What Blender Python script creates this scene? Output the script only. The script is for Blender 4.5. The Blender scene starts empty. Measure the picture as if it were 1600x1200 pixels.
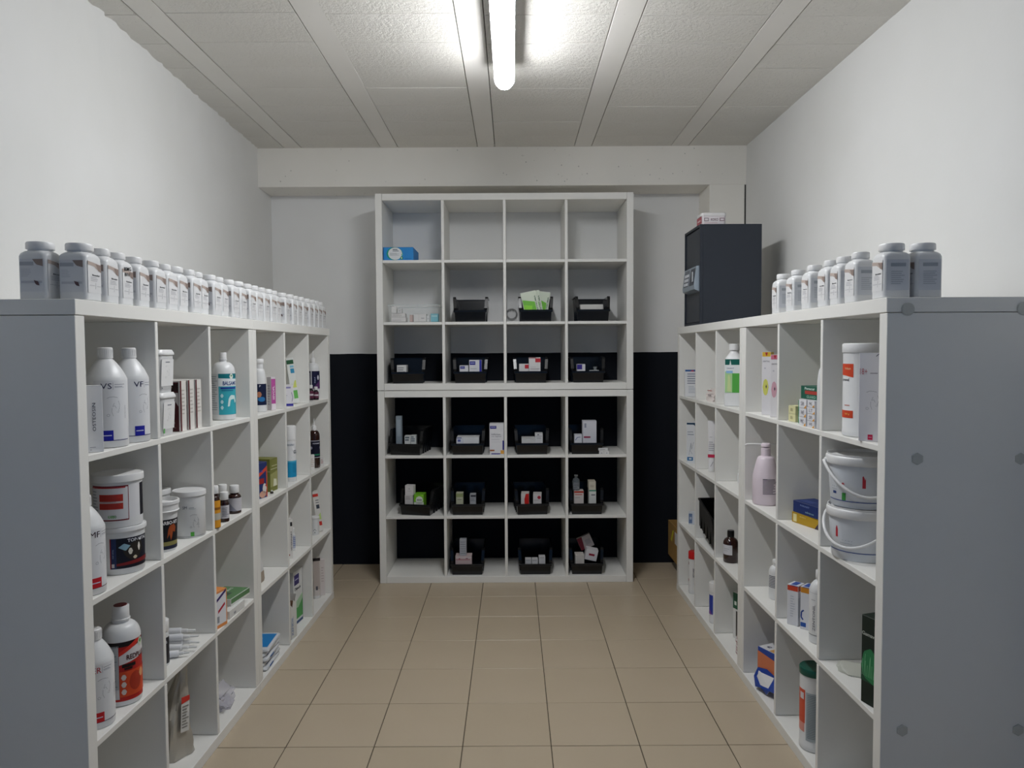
import bpy, bmesh, math, random
from mathutils import Vector, Matrix
random.seed(7)
C = bpy.context.scene.collection
scene = bpy.context.scene
PI = math.pi
# ------------------------------------------------------------------ camera
F, PT, RO, YA, CH = 1144.238, 0.0435, -0.0058, -0.0006, 1.3391
def _axes():
    c, s = math.cos(YA), math.sin(YA)
    r = Vector((c, -s, 0)); y = Vector((s, c, 0)); z = Vector((0, 0, 1))
    c, s = math.cos(PT), math.sin(PT)
    y, z = c*y - s*z, s*y + c*z
    c, s = math.cos(RO), math.sin(RO)
    r, z = c*r + s*z, -s*r + c*z
    return r, y, z
AR, AF, AU = _axes()
EYE = Vector((0, 0, CH))
cam_d = bpy.data.cameras.new('camera'); cam = bpy.data.objects.new('camera', cam_d); C.objects.link(cam)
cam_d.sensor_width = 36; cam_d.lens = F/1600*36; cam_d.clip_start = 0.02
cam.matrix_world = Matrix(((AR.x, AU.x, -AF.x, EYE.x), (AR.y, AU.y, -AF.y, EYE.y), (AR.z, AU.z, -AF.z, EYE.z), (0, 0, 0, 1)))
scene.camera = cam
# ------------------------------------------------------------------ world, exposure
w = bpy.data.worlds.new('world'); scene.world = w; w.use_nodes = True
bg = w.node_tree.nodes['Background']; bg.inputs[0].default_value = (0.13, 0.44, 1.0, 1); bg.inputs[1].default_value = 0.22
scene.view_settings.view_transform = 'Standard'; scene.view_settings.look = 'None'
scene.view_settings.gamma = 1; scene.view_settings.exposure = 0.0
scene.view_settings.use_curve_mapping = False
scene.cycles.diffuse_bounces = 10; scene.cycles.max_bounces = 14
LAMP = 80.0      # emission of the ceiling lamp's diffuser

# measured on the photograph: where a line of sight meets a plane of the room
def ray(u, v): return AR*((u-800)/F) - AU*((v-600)/F) + AF
def on_z(u, v, z): d = ray(u, v); return EYE + d*((z-CH)/d.z)
def on_y(u, v, y): d = ray(u, v); return EYE + d*(y/d.y)
def on_x(u, v, x): d = ray(u, v); return EYE + d*(x/d.x)

# ------------------------------------------------------------------ materials
MATS = {}
def _new(name):
    m = bpy.data.materials.new(name); m.use_nodes = True
    return m, m.node_tree, m.node_tree.nodes['Principled BSDF']
def hexc(h):
    h = h.lstrip('#'); o = []
    for i in (0, 2, 4):
        c = int(h[i:i+2], 16)/255
        o.append(c/12.92 if c <= .04045 else ((c+.055)/1.055)**2.4)
    return (*o, 1)
def M(h, rough=.5, spec=.5, metal=0, trans=0, bump=0, bscale=60, alpha=1, coat=0, ior=1.45, vary=0):
    key = (h, rough, spec, metal, trans, bump, bscale, alpha, coat, ior, vary)
    if key in MATS: return MATS[key]
    m, nt, b = _new('paint_'+h.strip('#'))
    col = hexc(h)
    b.inputs['Base Color'].default_value = col
    b.inputs['Roughness'].default_value = rough
    b.inputs['Specular IOR Level'].default_value = spec
    b.inputs['Metallic'].default_value = metal
    b.inputs['Transmission Weight'].default_value = trans
    b.inputs['IOR'].default_value = ior
    b.inputs['Coat Weight'].default_value = coat
    b.inputs['Alpha'].default_value = alpha
    N, Lk = nt.nodes, nt.links
    if bump or vary:
        tc = N.new('ShaderNodeTexCoord'); no = N.new('ShaderNodeTexNoise')
        no.inputs['Scale'].default_value = bscale; no.inputs['Detail'].default_value = 4
        Lk.new(tc.outputs['Object'], no.inputs['Vector'])
        if bump:
            bp = N.new('ShaderNodeBump'); bp.inputs['Strength'].default_value = bump; bp.inputs['Distance'].default_value = .002
            Lk.new(no.outputs['Fac'], bp.inputs['Height']); Lk.new(bp.outputs['Normal'], b.inputs['Normal'])
        if vary:
            mx = N.new('ShaderNodeMix'); mx.data_type = 'RGBA'
            mx.inputs[6].default_value = tuple(c*(1-vary) for c in col[:3])+(1,); mx.inputs[7].default_value = tuple(min(1, c*(1+vary)) for c in col[:3])+(1,)
            Lk.new(no.outputs['Fac'], mx.inputs[0]); Lk.new(mx.outputs[2], b.inputs['Base Color'])
    MATS[key] = m
    return m
def pitted(name, h, pits, scale, strength, rough=.85, dark=.5, dist=.003):
    """painted plaster or concrete with small open pores"""
    m, nt, b = _new(name); N, Lk = nt.nodes, nt.links
    tc = N.new('ShaderNodeTexCoord')
    n1 = N.new('ShaderNodeTexNoise'); n1.inputs['Scale'].default_value = scale; n1.inputs['Detail'].default_value = 6; n1.inputs['Roughness'].default_value = .65
    v = N.new('ShaderNodeTexVoronoi'); v.inputs['Scale'].default_value = pits
    n2 = N.new('ShaderNodeTexNoise'); n2.inputs['Scale'].default_value = 2.3; n2.inputs['Detail'].default_value = 3
    for n in (n1, v, n2): Lk.new(tc.outputs['Object'], n.inputs['Vector'])
    r = N.new('ShaderNodeValToRGB'); r.color_ramp.elements[0].position = .06; r.color_ramp.elements[1].position = .13
    r.color_ramp.elements[0].color = (0, 0, 0, 1)
    Lk.new(v.outputs['Distance'], r.inputs[0])
    # pores appear only here and there
    r2 = N.new('ShaderNodeValToRGB'); r2.color_ramp.elements[0].position = .50; r2.color_ramp.elements[1].position = .60
    r2.color_ramp.elements[0].color = (1, 1, 1, 1); r2.color_ramp.elements[1].color = (0, 0, 0, 1)
    n3 = N.new('ShaderNodeTexNoise'); n3.inputs['Scale'].default_value = 7; Lk.new(tc.outputs['Object'], n3.inputs['Vector'])
    Lk.new(n3.outputs['Fac'], r2.inputs[0])
    mx = N.new('ShaderNodeMath'); mx.operation = 'MAXIMUM'; Lk.new(r.outputs[0], mx.inputs[0]); Lk.new(r2.outputs[0], mx.inputs[1])
    c = hexc(h)
    col = N.new('ShaderNodeMix'); col.data_type = 'RGBA'
    col.inputs[6].default_value = tuple(x*(1-dark) for x in c[:3])+(1,); col.inputs[7].default_value = c
    Lk.new(mx.outputs[0], col.inputs[0])
    hv = N.new('ShaderNodeMix'); hv.data_type = 'RGBA'; hv.blend_type = 'MULTIPLY'; hv.inputs[0].default_value = 1
    rr = N.new('ShaderNodeValToRGB'); rr.color_ramp.elements[0].position = .3; rr.color_ramp.elements[1].position = .7
    rr.color_ramp.elements[0].color = (.95, .95, .94, 1); rr.color_ramp.elements[1].color = (1, 1, 1, 1)
    Lk.new(n2.outputs['Fac'], rr.inputs[0]); Lk.new(col.outputs[2], hv.inputs[6]); Lk.new(rr.outputs[0], hv.inputs[7])
    Lk.new(hv.outputs[2], b.inputs['Base Color']); b.inputs['Roughness'].default_value = rough
    b.inputs['Specular IOR Level'].default_value = .25
    ad = N.new('ShaderNodeMath'); ad.operation = 'MULTIPLY_ADD'; ad.inputs[1].default_value = .5
    Lk.new(mx.outputs[0], ad.inputs[0]); Lk.new(n1.outputs['Fac'], ad.inputs[2])
    bp = N.new('ShaderNodeBump'); bp.inputs['Strength'].default_value = strength; bp.inputs['Distance'].default_value = dist
    Lk.new(ad.outputs[0], bp.inputs['Height']); Lk.new(bp.outputs['Normal'], b.inputs['Normal'])
    return m
def tile_mat():
    m, nt, b = _new('glazed_tile'); N, Lk = nt.nodes, nt.links
    tc = N.new('ShaderNodeTexCoord'); oi = N.new('ShaderNodeObjectInfo')
    n = N.new('ShaderNodeTexNoise'); n.inputs['Scale'].default_value = 3.5; n.inputs['Detail'].default_value = 5
    n2 = N.new('ShaderNodeTexNoise'); n2.inputs['Scale'].default_value = 240; n2.inputs['Detail'].default_value = 2
    Lk.new(tc.outputs['Object'], n.inputs['Vector']); Lk.new(tc.outputs['Object'], n2.inputs['Vector'])
    a = N.new('ShaderNodeMath'); a.operation = 'MULTIPLY_ADD'; a.inputs[1].default_value = .3; Lk.new(oi.outputs['Random'], a.inputs[0]); Lk.new(n.outputs['Fac'], a.inputs[2])
    r = N.new('ShaderNodeValToRGB'); r.color_ramp.elements[0].position = .3; r.color_ramp.elements[1].position = .95
    r.color_ramp.elements[0].color = hexc('#b5a68f'); r.color_ramp.elements[1].color = hexc('#baab95')
    Lk.new(a.outputs[0], r.inputs[0]); Lk.new(r.outputs[0], b.inputs['Base Color'])
    b.inputs['Roughness'].default_value = .33; b.inputs['Specular IOR Level'].default_value = .4
    bp = N.new('ShaderNodeBump'); bp.inputs['Strength'].default_value = .12; bp.inputs['Distance'].default_value = .001
    Lk.new(n2.outputs['Fac'], bp.inputs['Height']); Lk.new(bp.outputs['Normal'], b.inputs['Normal'])
    return m
def emit(h, s):
    m = bpy.data.materials.new('glowing_diffuser'); m.use_nodes = True; nt = m.node_tree
    nt.nodes.remove(nt.nodes['Principled BSDF']); e = nt.nodes.new('ShaderNodeEmission')
    e.inputs[0].default_value = hexc(h); e.inputs[1].default_value = s
    nt.links.new(e.outputs[0], nt.nodes['Material Output'].inputs[0]); return m
def wall_back_mat():
    """white paint above, dark paint below a straight line at 1.335 m"""
    m = pitted('two_tone_wall', '#ededed', 40, 60, .12, dark=0); nt = m.node_tree; N, Lk = nt.nodes, nt.links
    b = N['Principled BSDF']; src = b.inputs['Base Color'].links[0].from_socket
    tc = N.new('ShaderNodeTexCoord'); sp = N.new('ShaderNodeSeparateXYZ'); Lk.new(tc.outputs['Object'], sp.inputs[0])
    no = N.new('ShaderNodeTexNoise'); no.inputs['Scale'].default_value = 9; Lk.new(tc.outputs['Object'], no.inputs['Vector'])
    ma = N.new('ShaderNodeMath'); ma.operation = 'MULTIPLY_ADD'; ma.inputs[1].default_value = .006; Lk.new(no.outputs['Fac'], ma.inputs[0]); Lk.new(sp.outputs[2], ma.inputs[2])
    gt = N.new('ShaderNodeMath'); gt.operation = 'GREATER_THAN'; gt.inputs[1].default_value = 1.337; Lk.new(ma.outputs[0], gt.inputs[0])
    mx = N.new('ShaderNodeMix'); mx.data_type = 'RGBA'; Lk.new(gt.outputs[0], mx.inputs[0]); mx.inputs[6].default_value = hexc('#10141c'); Lk.new(src, mx.inputs[7])
    Lk.new(mx.outputs[2], b.inputs['Base Color'])
    return m
WALL = pitted('painted_wall', '#dededd', 40, 55, .10, dark=0)
CONC = pitted('painted_concrete', '#f2efe9', 28, 30, .25, dark=.45)
JOIST = pitted('painted_joist', '#eae7e2', 30, 20, .06, dark=.1)
BLOCK = pitted('painted_block', '#e7e4de', 60, 70, 1.0, dark=.35, dist=.006)
WB = wall_back_mat(); TILE = tile_mat()
GROUT = M('#5c5448', .9, .2, bump=.3, bscale=200)
MEL = M('#e6e5e1', .42, .4, bump=.02, bscale=25, vary=.012)       # white melamine board
EDGE = M('#dad9d4', .5, .4)
SEAM = M('#3a3a3a', .9)
WHITE = M('#d8d8d8', .38, .5); CAPW = M('#e0e0e0', .3, .5); PAPER = M('#e2e2e2', .6, .3)
HDPE = M('#d9dadb', .32, .5, bump=.03, bscale=80)
BLACKP = M('#0b0c0f', .22, .55, bump=.03, bscale=120)
AMBER = M('#2a0f08', .12, .6, coat=.3)
CLEAR = M('#f2f6f8', .08, .5, alpha=.22)

# ------------------------------------------------------------------ mesh builder
class MB:
    def __init__(s): s.v = []; s.f = []; s.m = []; s.sm = []; s.mats = []
    def mi(s, m):
        if m not in s.mats: s.mats.append(m)
        return s.mats.index(m)
    def add(s, vs, fs, m, smooth=False, T=None):
        o = len(s.v); k = s.mi(m)
        for p in vs:
            s.v.append(tuple(T @ Vector(p)) if T else tuple(p))
        for f in fs: s.f.append([i+o for i in f]); s.m.append(k); s.sm.append(smooth)
        return s
    def box(s, x0, y0, z0, x1, y1, z1, m, bev=0, T=None, top=None):
        if bev <= 0:
            v = [(x0,y0,z0),(x1,y0,z0),(x1,y1,z0),(x0,y1,z0),(x0,y0,z1),(x1,y0,z1),(x1,y1,z1),(x0,y1,z1)]
            return s.add(v, [(0,3,2,1),(4,5,6,7),(0,1,5,4),(1,2,6,5),(2,3,7,6),(3,0,4,7)], m, False, T)
        bm = bmesh.new(); bmesh.ops.create_cube(bm, size=1)
        for q in bm.verts: q.co = ((x0+x1)/2+q.co.x*(x1-x0), (y0+y1)/2+q.co.y*(y1-y0), (z0+z1)/2+q.co.z*(z1-z0))
        bmesh.ops.bevel(bm, geom=bm.edges[:], offset=bev, segments=1 if bev < .004 else 3, affect='EDGES', profile=.5)
        bm.verts.index_update()
        s.add([q.co.copy() for q in bm.verts], [[q.index for q in f.verts] for f in bm.faces], m, bev >= .004, T); bm.free(); return s
    def loft(s, rings, m, smooth=True, cap0=True, cap1=True, T=None):
        n = len(rings[0]); vs = [p for r in rings for p in r]; fs = []
        for i in range(len(rings)-1):
            for j in range(n): a, b = i*n+j, i*n+(j+1) % n; fs.append((a, b, b+n, a+n))
        s.add(vs, fs, m, smooth, T)
        o = len(s.v)-len(vs); k = s.mi(m)
        if cap0: s.f.append([o+j for j in range(n)][::-1]); s.m.append(k); s.sm.append(False)
        if cap1: s.f.append([o+(len(rings)-1)*n+j for j in range(n)]); s.m.append(k); s.sm.append(False)
        return s
    def lathe(s, prof, m, n=36, smooth=True, cap0=True, cap1=True, T=None, cx=0, cy=0):
        return s.loft([[(cx+r*math.cos(2*PI*j/n), cy+r*math.sin(2*PI*j/n), z) for j in range(n)] for r, z in prof], m, smooth, cap0, cap1, T)
    def rbox(s, rows, m, n=5, T=None, cap0=True, cap1=True):
        """rounded-rectangle loft, rows of (z, width, depth, corner radius)"""
        return s.loft([rring(z, a, b, r, n) for z, a, b, r in rows], m, True, cap0, cap1, T)
    def tube(s, pts, r, m, n=8, T=None):
        rings = []; pts = [Vector(p) for p in pts]
        for i, p in enumerate(pts):
            d = (pts[min(i+1, len(pts)-1)]-pts[max(i-1, 0)]).normalized()
            a = d.cross(Vector((0, 0, 1)) if abs(d.z) < .9 else Vector((1, 0, 0))).normalized(); b = d.cross(a)
            rr = r[i] if isinstance(r, (list, tuple)) else r
            rings.append([p+rr*(a*math.cos(2*PI*j/n)+b*math.sin(2*PI*j/n)) for j in range(n)])
        return s.loft(rings, m, True, T=T)
    def art(s, items, mp, step=.004):
        """flat print: 2D shapes mapped on a surface by mp(x, y, layer)"""
        for it in items:
            pts, faces, m, lay = it(step)
            s.add([mp(x, y, lay) for x, y in pts], faces, m)
        return s
    def build(s, name, parent=None, shade=None):
        me = bpy.data.meshes.new(name); me.from_pydata(s.v, [], s.f)
        for m in s.mats: me.materials.append(m)
        me.polygons.foreach_set('material_index', s.m); me.polygons.foreach_set('use_smooth', s.sm)
        me.update(); o = bpy.data.objects.new(name, me); C.objects.link(o)
        if parent: o.parent = parent
        if any(s.sm) and hasattr(me, 'set_sharp_from_angle'): me.set_sharp_from_angle(angle=.7)
        return o
def rring(z, a, b, r, n=5):
    r = min(r, a/2-1e-5, b/2-1e-5); out = []
    for cx, cy, a0 in ((a/2-r, -b/2+r, -PI/2), (a/2-r, b/2-r, 0), (-a/2+r, b/2-r, PI/2), (-a/2+r, -b/2+r, PI)):
        for k in range(n+1): t = a0+PI/2*k/n; out.append((cx+r*math.cos(t), cy+r*math.sin(t), z))
    return out
# ------------------------------------------------------------------ print
def ink(h): return M(h, .45, .3)
def A_rect(x0, y0, x1, y1, h, lay=1):
    def f(step):
        n = max(1, int(abs(x1-x0)/step)+1); p = []
        for i in range(n+1): x = x0+(x1-x0)*i/n; p += [(x, y0), (x, y1)]
        return p, [(2*i, 2*i+2, 2*i+3, 2*i+1) for i in range(n)], ink(h), lay
    return f
def A_poly(pts, h, lay=1): return lambda step: (pts, [list(range(len(pts)))], ink(h), lay)
def A_fan(pts, h, lay=1):     # polygon as thin strips so that it follows a curve
    def f(step):
        xs0, xs1 = min(p[0] for p in pts), max(p[0] for p in pts); n = max(1, int((xs1-xs0)/step)+1); P = []
        for i in range(n+1):
            x = xs0+(xs1-xs0)*i/n; x = min(max(x, xs0+1e-7), xs1-1e-7); ys = []
            for k in range(len(pts)):
                a, b = pts[k], pts[(k+1) % len(pts)]
                if (a[0]-x)*(b[0]-x) <= 0 and a[0] != b[0]: ys.append(a[1]+(b[1]-a[1])*(x-a[0])/(b[0]-a[0]))
            P += [(x, min(ys)), (x, max(ys))]
        return P, [(2*i, 2*i+2, 2*i+3, 2*i+1) for i in range(n)], ink(h), lay
    return f
def A_disc(cx, cy, rx, ry, h, lay=1): return A_fan([(cx+rx*math.cos(2*PI*i/20), cy+ry*math.sin(2*PI*i/20)) for i in range(20)], h, lay)
def A_line(pts, wd, h, lay=1):
    def f(step):
        P, Fc = [], []
        for a, b in zip(pts, pts[1:]):
            dx, dy = b[0]-a[0], b[1]-a[1]; l = math.hypot(dx, dy) or 1; nx, ny = -dy/l*wd/2, dx/l*wd/2; o = len(P)
            P += [(a[0]-nx, a[1]-ny), (b[0]-nx, b[1]-ny), (b[0]+nx, b[1]+ny), (a[0]+nx, a[1]+ny)]; Fc.append((o, o+1, o+2, o+3))
        return P, Fc, ink(h), lay
    return f
def A_lines(x0, y0, x1, y1, n, h, lay=1, seed=0, th=.35):   # a paragraph too small to read
    rnd = random.Random(seed*31+n); out = []
    for i in range(n):
        y = y1-(y1-y0)*(i+.5)/n; t = (y1-y0)/n*th/2*2*.5
        out.append(A_rect(x0, y-t, x0+(x1-x0)*rnd.uniform(.6, 1), y+t, h, lay))
    return out
_txt = {}
def _text(s, bold):
    if (s, bold) in _txt: return _txt[(s, bold)]
    cu = bpy.data.curves.new('t', 'FONT'); cu.body = s; cu.resolution_u = 2; cu.size = 1; cu.offset = .022 if bold else .0
    ob = bpy.data.objects.new('t', cu); me = bpy.data.meshes.new_from_object(ob)
    v = [(p.co.x, p.co.y) for p in me.vertices]; f = [list(p.vertices) for p in me.polygons]
    bpy.data.objects.remove(ob); bpy.data.curves.remove(cu); bpy.data.meshes.remove(me)
    xs = [p[0] for p in v] or [0, 1]; ys = [p[1] for p in v] or [0, 1]
    _txt[(s, bold)] = (v, f, min(xs), max(xs), min(ys), max(ys)); return _txt[(s, bold)]
def A_text(s, cx, cy, wd, ht, h, rot=0, lay=2, bold=True):
    """text fitted in a wd x ht field centred at cx, cy"""
    def f(step):
        v, fc, x0, x1, y0, y1 = _text(s, bold); sx, sy = wd/(x1-x0), ht/(y1-y0); c, q = math.cos(rot), math.sin(rot); P = []
        for x, y in v:
            a, b = (x-(x0+x1)/2)*sx, (y-(y0+y1)/2)*sy; P.append((cx+a*c-b*q, cy+a*q+b*c))
        return P, fc, ink(h), lay
    return f
E_ = .0004
def cyl(r, z0=0, off=0):
    rf = r if callable(r) else (lambda z: r)
    def mp(x, y, l):
        R0 = rf(y); a = x/rf(y)+off; R1 = R0+E_*l
        return (R1*math.sin(a), -R1*math.cos(a), y+z0)
    return mp
def front(D, z0=0): return lambda x, y, l: (x, -D/2-E_*l, y+z0)
def right(W): return lambda x, y, l: (W/2+E_*l, x, y)
def left(W): return lambda x, y, l: (-W/2-E_*l, -x, y)
def topf(H): return lambda x, y, l: (x, y, H+E_*l)
# ------------------------------------------------------------------ scene bookkeeping
def tag(o, label, cat, group=None):
    o['label'] = label; o['category'] = cat
    if group: o['group'] = group
    return o
def empty(name, loc, rz=0, label='', cat='', group=None, rot=None):
    o = bpy.data.objects.new(name, None); C.objects.link(o); o.location = loc
    o.rotation_euler = rot if rot else (0, 0, rz); o.empty_display_size = .05
    return tag(o, label, cat, group)
def struct(o): o['kind'] = 'structure'; return o
def put(o, loc, rz=0, rot=None): o.location = loc; o.rotation_euler = rot if rot else (0, 0, rz); return o
def toward(p, off=0):
    """heading that turns a thing's front (-Y) towards the aisle viewer, plus off degrees"""
    return math.atan2(-p[0], p[1]) + math.radians(off)
# ================================================================== THE SETTING
H, YW, YBF, ZB = 2.541, 4.593, 4.349, 2.315      # ceiling, back wall, beam front, beam underside
XR, YR = 1.380, -0.2                             # right wall, rear end of the room
LW = [(-.20, -1.418), (1.7, -1.418), (2.54, -1.433), (3.487, -1.464), (4.35, -1.488), (4.65, -1.492)]   # left wall leans away
# floor: screed with single tiles
fl = struct(MB().box(-1.6, YR, -.06, 1.45, 4.75, -.0035, GROUT).build('floor'))
TX0, TY0, TP, TQ = -.1765, 2.4365, .3015, .3055
tile_me = MB().box(-.1492, -.1512, -.0034, .1492, .1512, 0, TILE, .0012).build('tile', fl)
first = True
for i in range(-5, 6):
    for j in range(-13, 8):
        x0, y0 = TX0+i*TP, TY0+j*TQ
        if x0 < -1.75 or x0 > 1.3 or y0+TQ < YR or y0+TQ > 4.9: continue
        o = tile_me if first else tile_me.copy()
        if not first: C.objects.link(o)
        first = False
        o.location = (x0+TP/2, y0+TQ/2, random.uniform(-.0003, .0002)); o.rotation_euler = (0, 0, random.uniform(-.0006, .0006))
# ceiling: slab with joists and infill blocks
ce = struct(MB().box(-1.6, YR, H+.018, 1.5, 4.75, H+.1, M('#2c2a28', .9)).build('ceiling'))
JX = [-1.327, -.762, -.196, .370, .936]
jo = MB().box(-.0490, YR, -.010, .0490, YBF+.01, .03, JOIST, .001).build('joist', ce)
for k, x in enumerate(JX):
    o = jo if k == 0 else jo.copy()
    if k: C.objects.link(o)
    o.location = (x+.05, 0, H+.0095); o.rotation_euler = (0, 0, .004 if k < 2 else 0)
    if k < 2: o.location.x += .016
def block_me(w, l):
    m = MB(); m.box(-w/2, -l/2, -.008, w/2, l/2, .03, BLOCK, .0006); return m
bays = [(-1.60, -1.327), (-1.227, -.762), (-.662, -.196), (-.096, .370), (.470, .936), (1.036, 1.5)]
for bi, (a, b) in enumerate(bays):
    base = None; off = [0, -.012, 0, .018, .03, .04][bi]
    for k in range(-12, 8):
        y = 2.652+.2435*k+off
        y1 = min(y+.2402, YBF+.01)
        if y < YR-.1 or y > YBF: continue
        if base is None or y1-y < .238:
            o = block_me(b-a-.0055, y1-y).build('block', ce); base = base or o
        else: o = base.copy(); C.objects.link(o)
        o.location = ((a+b)/2, (y+y1)/2, H+.008+random.uniform(-.0007, .0006)); o.rotation_euler = (random.uniform(-.0012, .0012), random.uniform(-.0008, .0008), random.uniform(-.0008, .0008))
        if bi < 2: o.rotation_euler.z += .004; o.location.x += .016-(.004*y)*1.0
# back wall, two paints
struct(MB().box(-1.7, YW, -.06, 1.6, YW+.1, 2.7, WB).build('wall_back'))
# lintel beam and pillar in the far right corner
bm_ = MB(); bm_.box(-1.6, YBF, ZB, 1.5, YW+.02, H+.02, CONC, .004); struct(bm_.build('trim_beam'))
struct(MB().box(1.165, YBF+.001, -.05, 1.372, YW+.02, ZB+.002, CONC, .003).build('trim_pillar'))
struct(MB().box(1.3715, YBF+.004, -.05, 1.4, YBF+.06, ZB, SEAM).build('trim_joint'))
# left wall follows the plaster, rough along the ceiling
n = 60; P0, P1 = [], []
def lwx(y):
    for (a, xa), (b, xb) in zip(LW, LW[1:]):
        if a <= y <= b: return xa+(xb-xa)*(y-a)/(b-a)
    return LW[-1][1]
m = MB(); ys = [LW[0][0]+(4.65-LW[0][0])*i/180 for i in range(181)]; zs = [-.06, 1.3, 2.3, H-.03, H-.004, H+.03]
rn = random.Random(3); vs = []
for y in ys:
    for k, z in enumerate(zs):
        j = rn.uniform(-.006, .009) if k == 4 else (rn.uniform(-.001, .002) if k == 3 else 0)
        if k == 5: j = .012
        vs.append((lwx(y)+j, y, z+(rn.uniform(-.006, .004) if k == 4 else 0)))
nz = len(zs); fs = [(i*nz+k, (i+1)*nz+k, (i+1)*nz+k+1, i*nz+k+1) for i in range(180) for k in range(nz-1)]
m.add(vs, [f[::-1] for f in fs], WALL, True)
m.add([(-1.7, ys[0], -.06), (-1.7, ys[-1], -.06), (-1.7, ys[0], H+.1), (-1.7, ys[-1], H+.1)], [(0, 1, 3, 2)], WALL)
struct(m.build('wall_left'))
struct(MB().box(XR, YR, -.06, XR+.12, 4.7, H+.1, WALL).build('wall_right'))
# rear end of the room: a wall with the open doorway the viewer stands in front of
m = MB(); m.box(-1.7, YR-.12, -.06, -1.25, YR-.001, H+.1, WALL); m.box(1.2, YR-.12, -.06, 1.5, YR-.001, H+.1, WALL); m.box(-1.25, YR-.12, 2.30, 1.2, YR-.001, H+.1, WALL)
struct(m.build('wall_rear'))

# ------------------------------------------------------------------ ceiling lamp
LZ = H-.118
LY1 = on_z(787, 137, LZ+.02).y; LY0 = LY1-1.2
LXC = (on_z(786.3, 125, LZ+.02).x+on_z(786.5, 3, LZ+.02).x)/2
lt = empty('ceiling_lamp', (LXC, (LY0+LY1)/2, LZ), 0, 'long glowing white tube batten lamp under the ceiling', 'lamp', rot=(0, 0, .0))
Lh = (LY1-LY0)/2
gl = emit('#f8fafc', LAMP)
prof = [(-.0405, .034), (-.0385, .028), (-.034, .018), (-.025, .008), (-.013, .0015), (0, 0), (.013, .0015), (.025, .008), (.034, .018), (.0385, .028), (.0405, .034)]
rings = []
for y, s in ((-Lh, .35), (-Lh+.008, .68), (-Lh+.020, .90), (-Lh+.035, 1), (Lh-.035, 1), (Lh-.020, .90), (Lh-.008, .68), (Lh, .35)):
    rings.append([(x*s, y, .034-(.034-z)*s) for x, z in prof])
MB().loft(rings, gl).build('diffuser', lt)
MB().box(-.0425, -Lh+.004, .0345, .0425, Lh-.004, .078, M('#c9ccd0', .5), .003).build('housing', lt)
for y in (-.4, .4): MB().box(-.02, y-.015, .0783, .02, y+.015, .1175, M('#9a9a9a', .4, metal=.6), .002).build('bracket', lt)

# ================================================================== SHELVING UNITS
TH, TI, DP = .038, .016, .385
LONG = (1.12-2*TH-2*TI)/3      # clear cell in the short direction (3 cells)
TALL = (1.47-2*TH-3*TI)/4      # clear cell in the long direction (4 cells)
def board(parent, name, a, b, bev=.0012):
    return MB().box(*a, *b, MEL, bev).build(name, parent)
def side_unit(x, y, rz, sgn, label):
    """3 wide x 4 high; local X runs away from the viewer, local Y into the shelf"""
    t = empty('shelving_unit', (x, y, 0), rz, label, 'shelf', 'low shelving units along the side walls')
    def B(name, x0, z0, x1, z1, y0=0, y1=DP): return board(t, name, (x0, min(y0*sgn, y1*sgn), z0), (x1, max(y0*sgn, y1*sgn), z1))
    e = .0006
    B('top_board', 0, 1.47-TH+.001, 1.12-.0008, 1.47); B('bottom_board', 0, 0, 1.12-.0008, TH-.001)
    B('side_panel', 0, TH, TH, 1.47-TH-.0008, .0015); B('side_panel', 1.12-TH, TH, 1.12-.0012, 1.47-TH-.0008, .0015)
    for k in range(1, 4): z = TH+k*TALL+(k-1)*TI; B('shelf_board', TH+e, z, 1.12-TH-e, z+TI, .003)
    for k in range(4):
        z = TH+k*(TALL+TI)
        for c in (1, 2): q = TH+c*LONG+(c-1)*TI; B('divider', q, z+e, q+TI, z+TALL-e, .003)
    return t
def back_unit(x, y, z, label):
    t = empty('shelving_unit', (x, y, z), 0, label, 'shelf', 'tall shelving at the far wall')
    def B(name, x0, z0, x1, z1, y0=0): return board(t, name, (x0, y0, z0), (x1, DP, z1))
    e = .0006
    B('side_panel', 0, 0, TH, 1.12); B('side_panel', 1.47-TH, 0, 1.47, 1.12)
    B('bottom_board', TH+.001, 0, 1.47-TH-.001, TH, .001); B('top_board', TH+.001, 1.12-TH, 1.47-TH-.001, 1.12, .001)
    for c in range(1, 4): q = TH+c*TALL+(c-1)*TI; B('divider', q, TH+e, q+TI, 1.12-TH-e, .003)
    for k in (1, 2):
        zz = TH+k*LONG+(k-1)*TI
        for c in range(4): q = TH+c*(TALL+TI); B('shelf_board', q+e, zz, q+TALL-e, zz+TI, .004)
    return t
# anchor points and headings of the two rows
LX, LY, LA = -1.0225, 1.7194, .0168
RX, RY_, RA = .9335, 1.8307, -.0071
BX, BY = -.7758, 4.2032
def LP(t, d): return Vector((LX+math.sin(LA)*t-math.cos(LA)*d, LY+math.cos(LA)*t+math.sin(LA)*d, 0))
def RP(t, d): return Vector((RX+math.sin(RA)*t+math.cos(RA)*d, RY_+math.cos(RA)*t-math.sin(RA)*d, 0))
rl, rr = PI/2-LA, PI/2-RA
lu = []
p = LP(0, 0); lu.append(side_unit(p.x, p.y, rl, 1, 'white open shelving unit on the left, nearer of two'))
p = LP(1.121, 0); lu.append(side_unit(p.x, p.y, rl, 1, 'white open shelving unit on the left, farther of two'))
p = RP(0, 0); ru0 = side_unit(p.x, p.y, rr, -1, 'white open shelving unit on the right, nearer of two, end dotted with round bumpers')
p = RP(1.121, 0); ru1 = side_unit(p.x, p.y, rr, -1, 'white open shelving unit on the right, farther of two, carrying the safe')
back_unit(BX, BY, 0, 'lower white shelving unit standing on the tiles at the dark far wall')
back_unit(BX, BY, 1.123, 'upper white shelving unit stacked on top of the lower one at the far wall')
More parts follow.
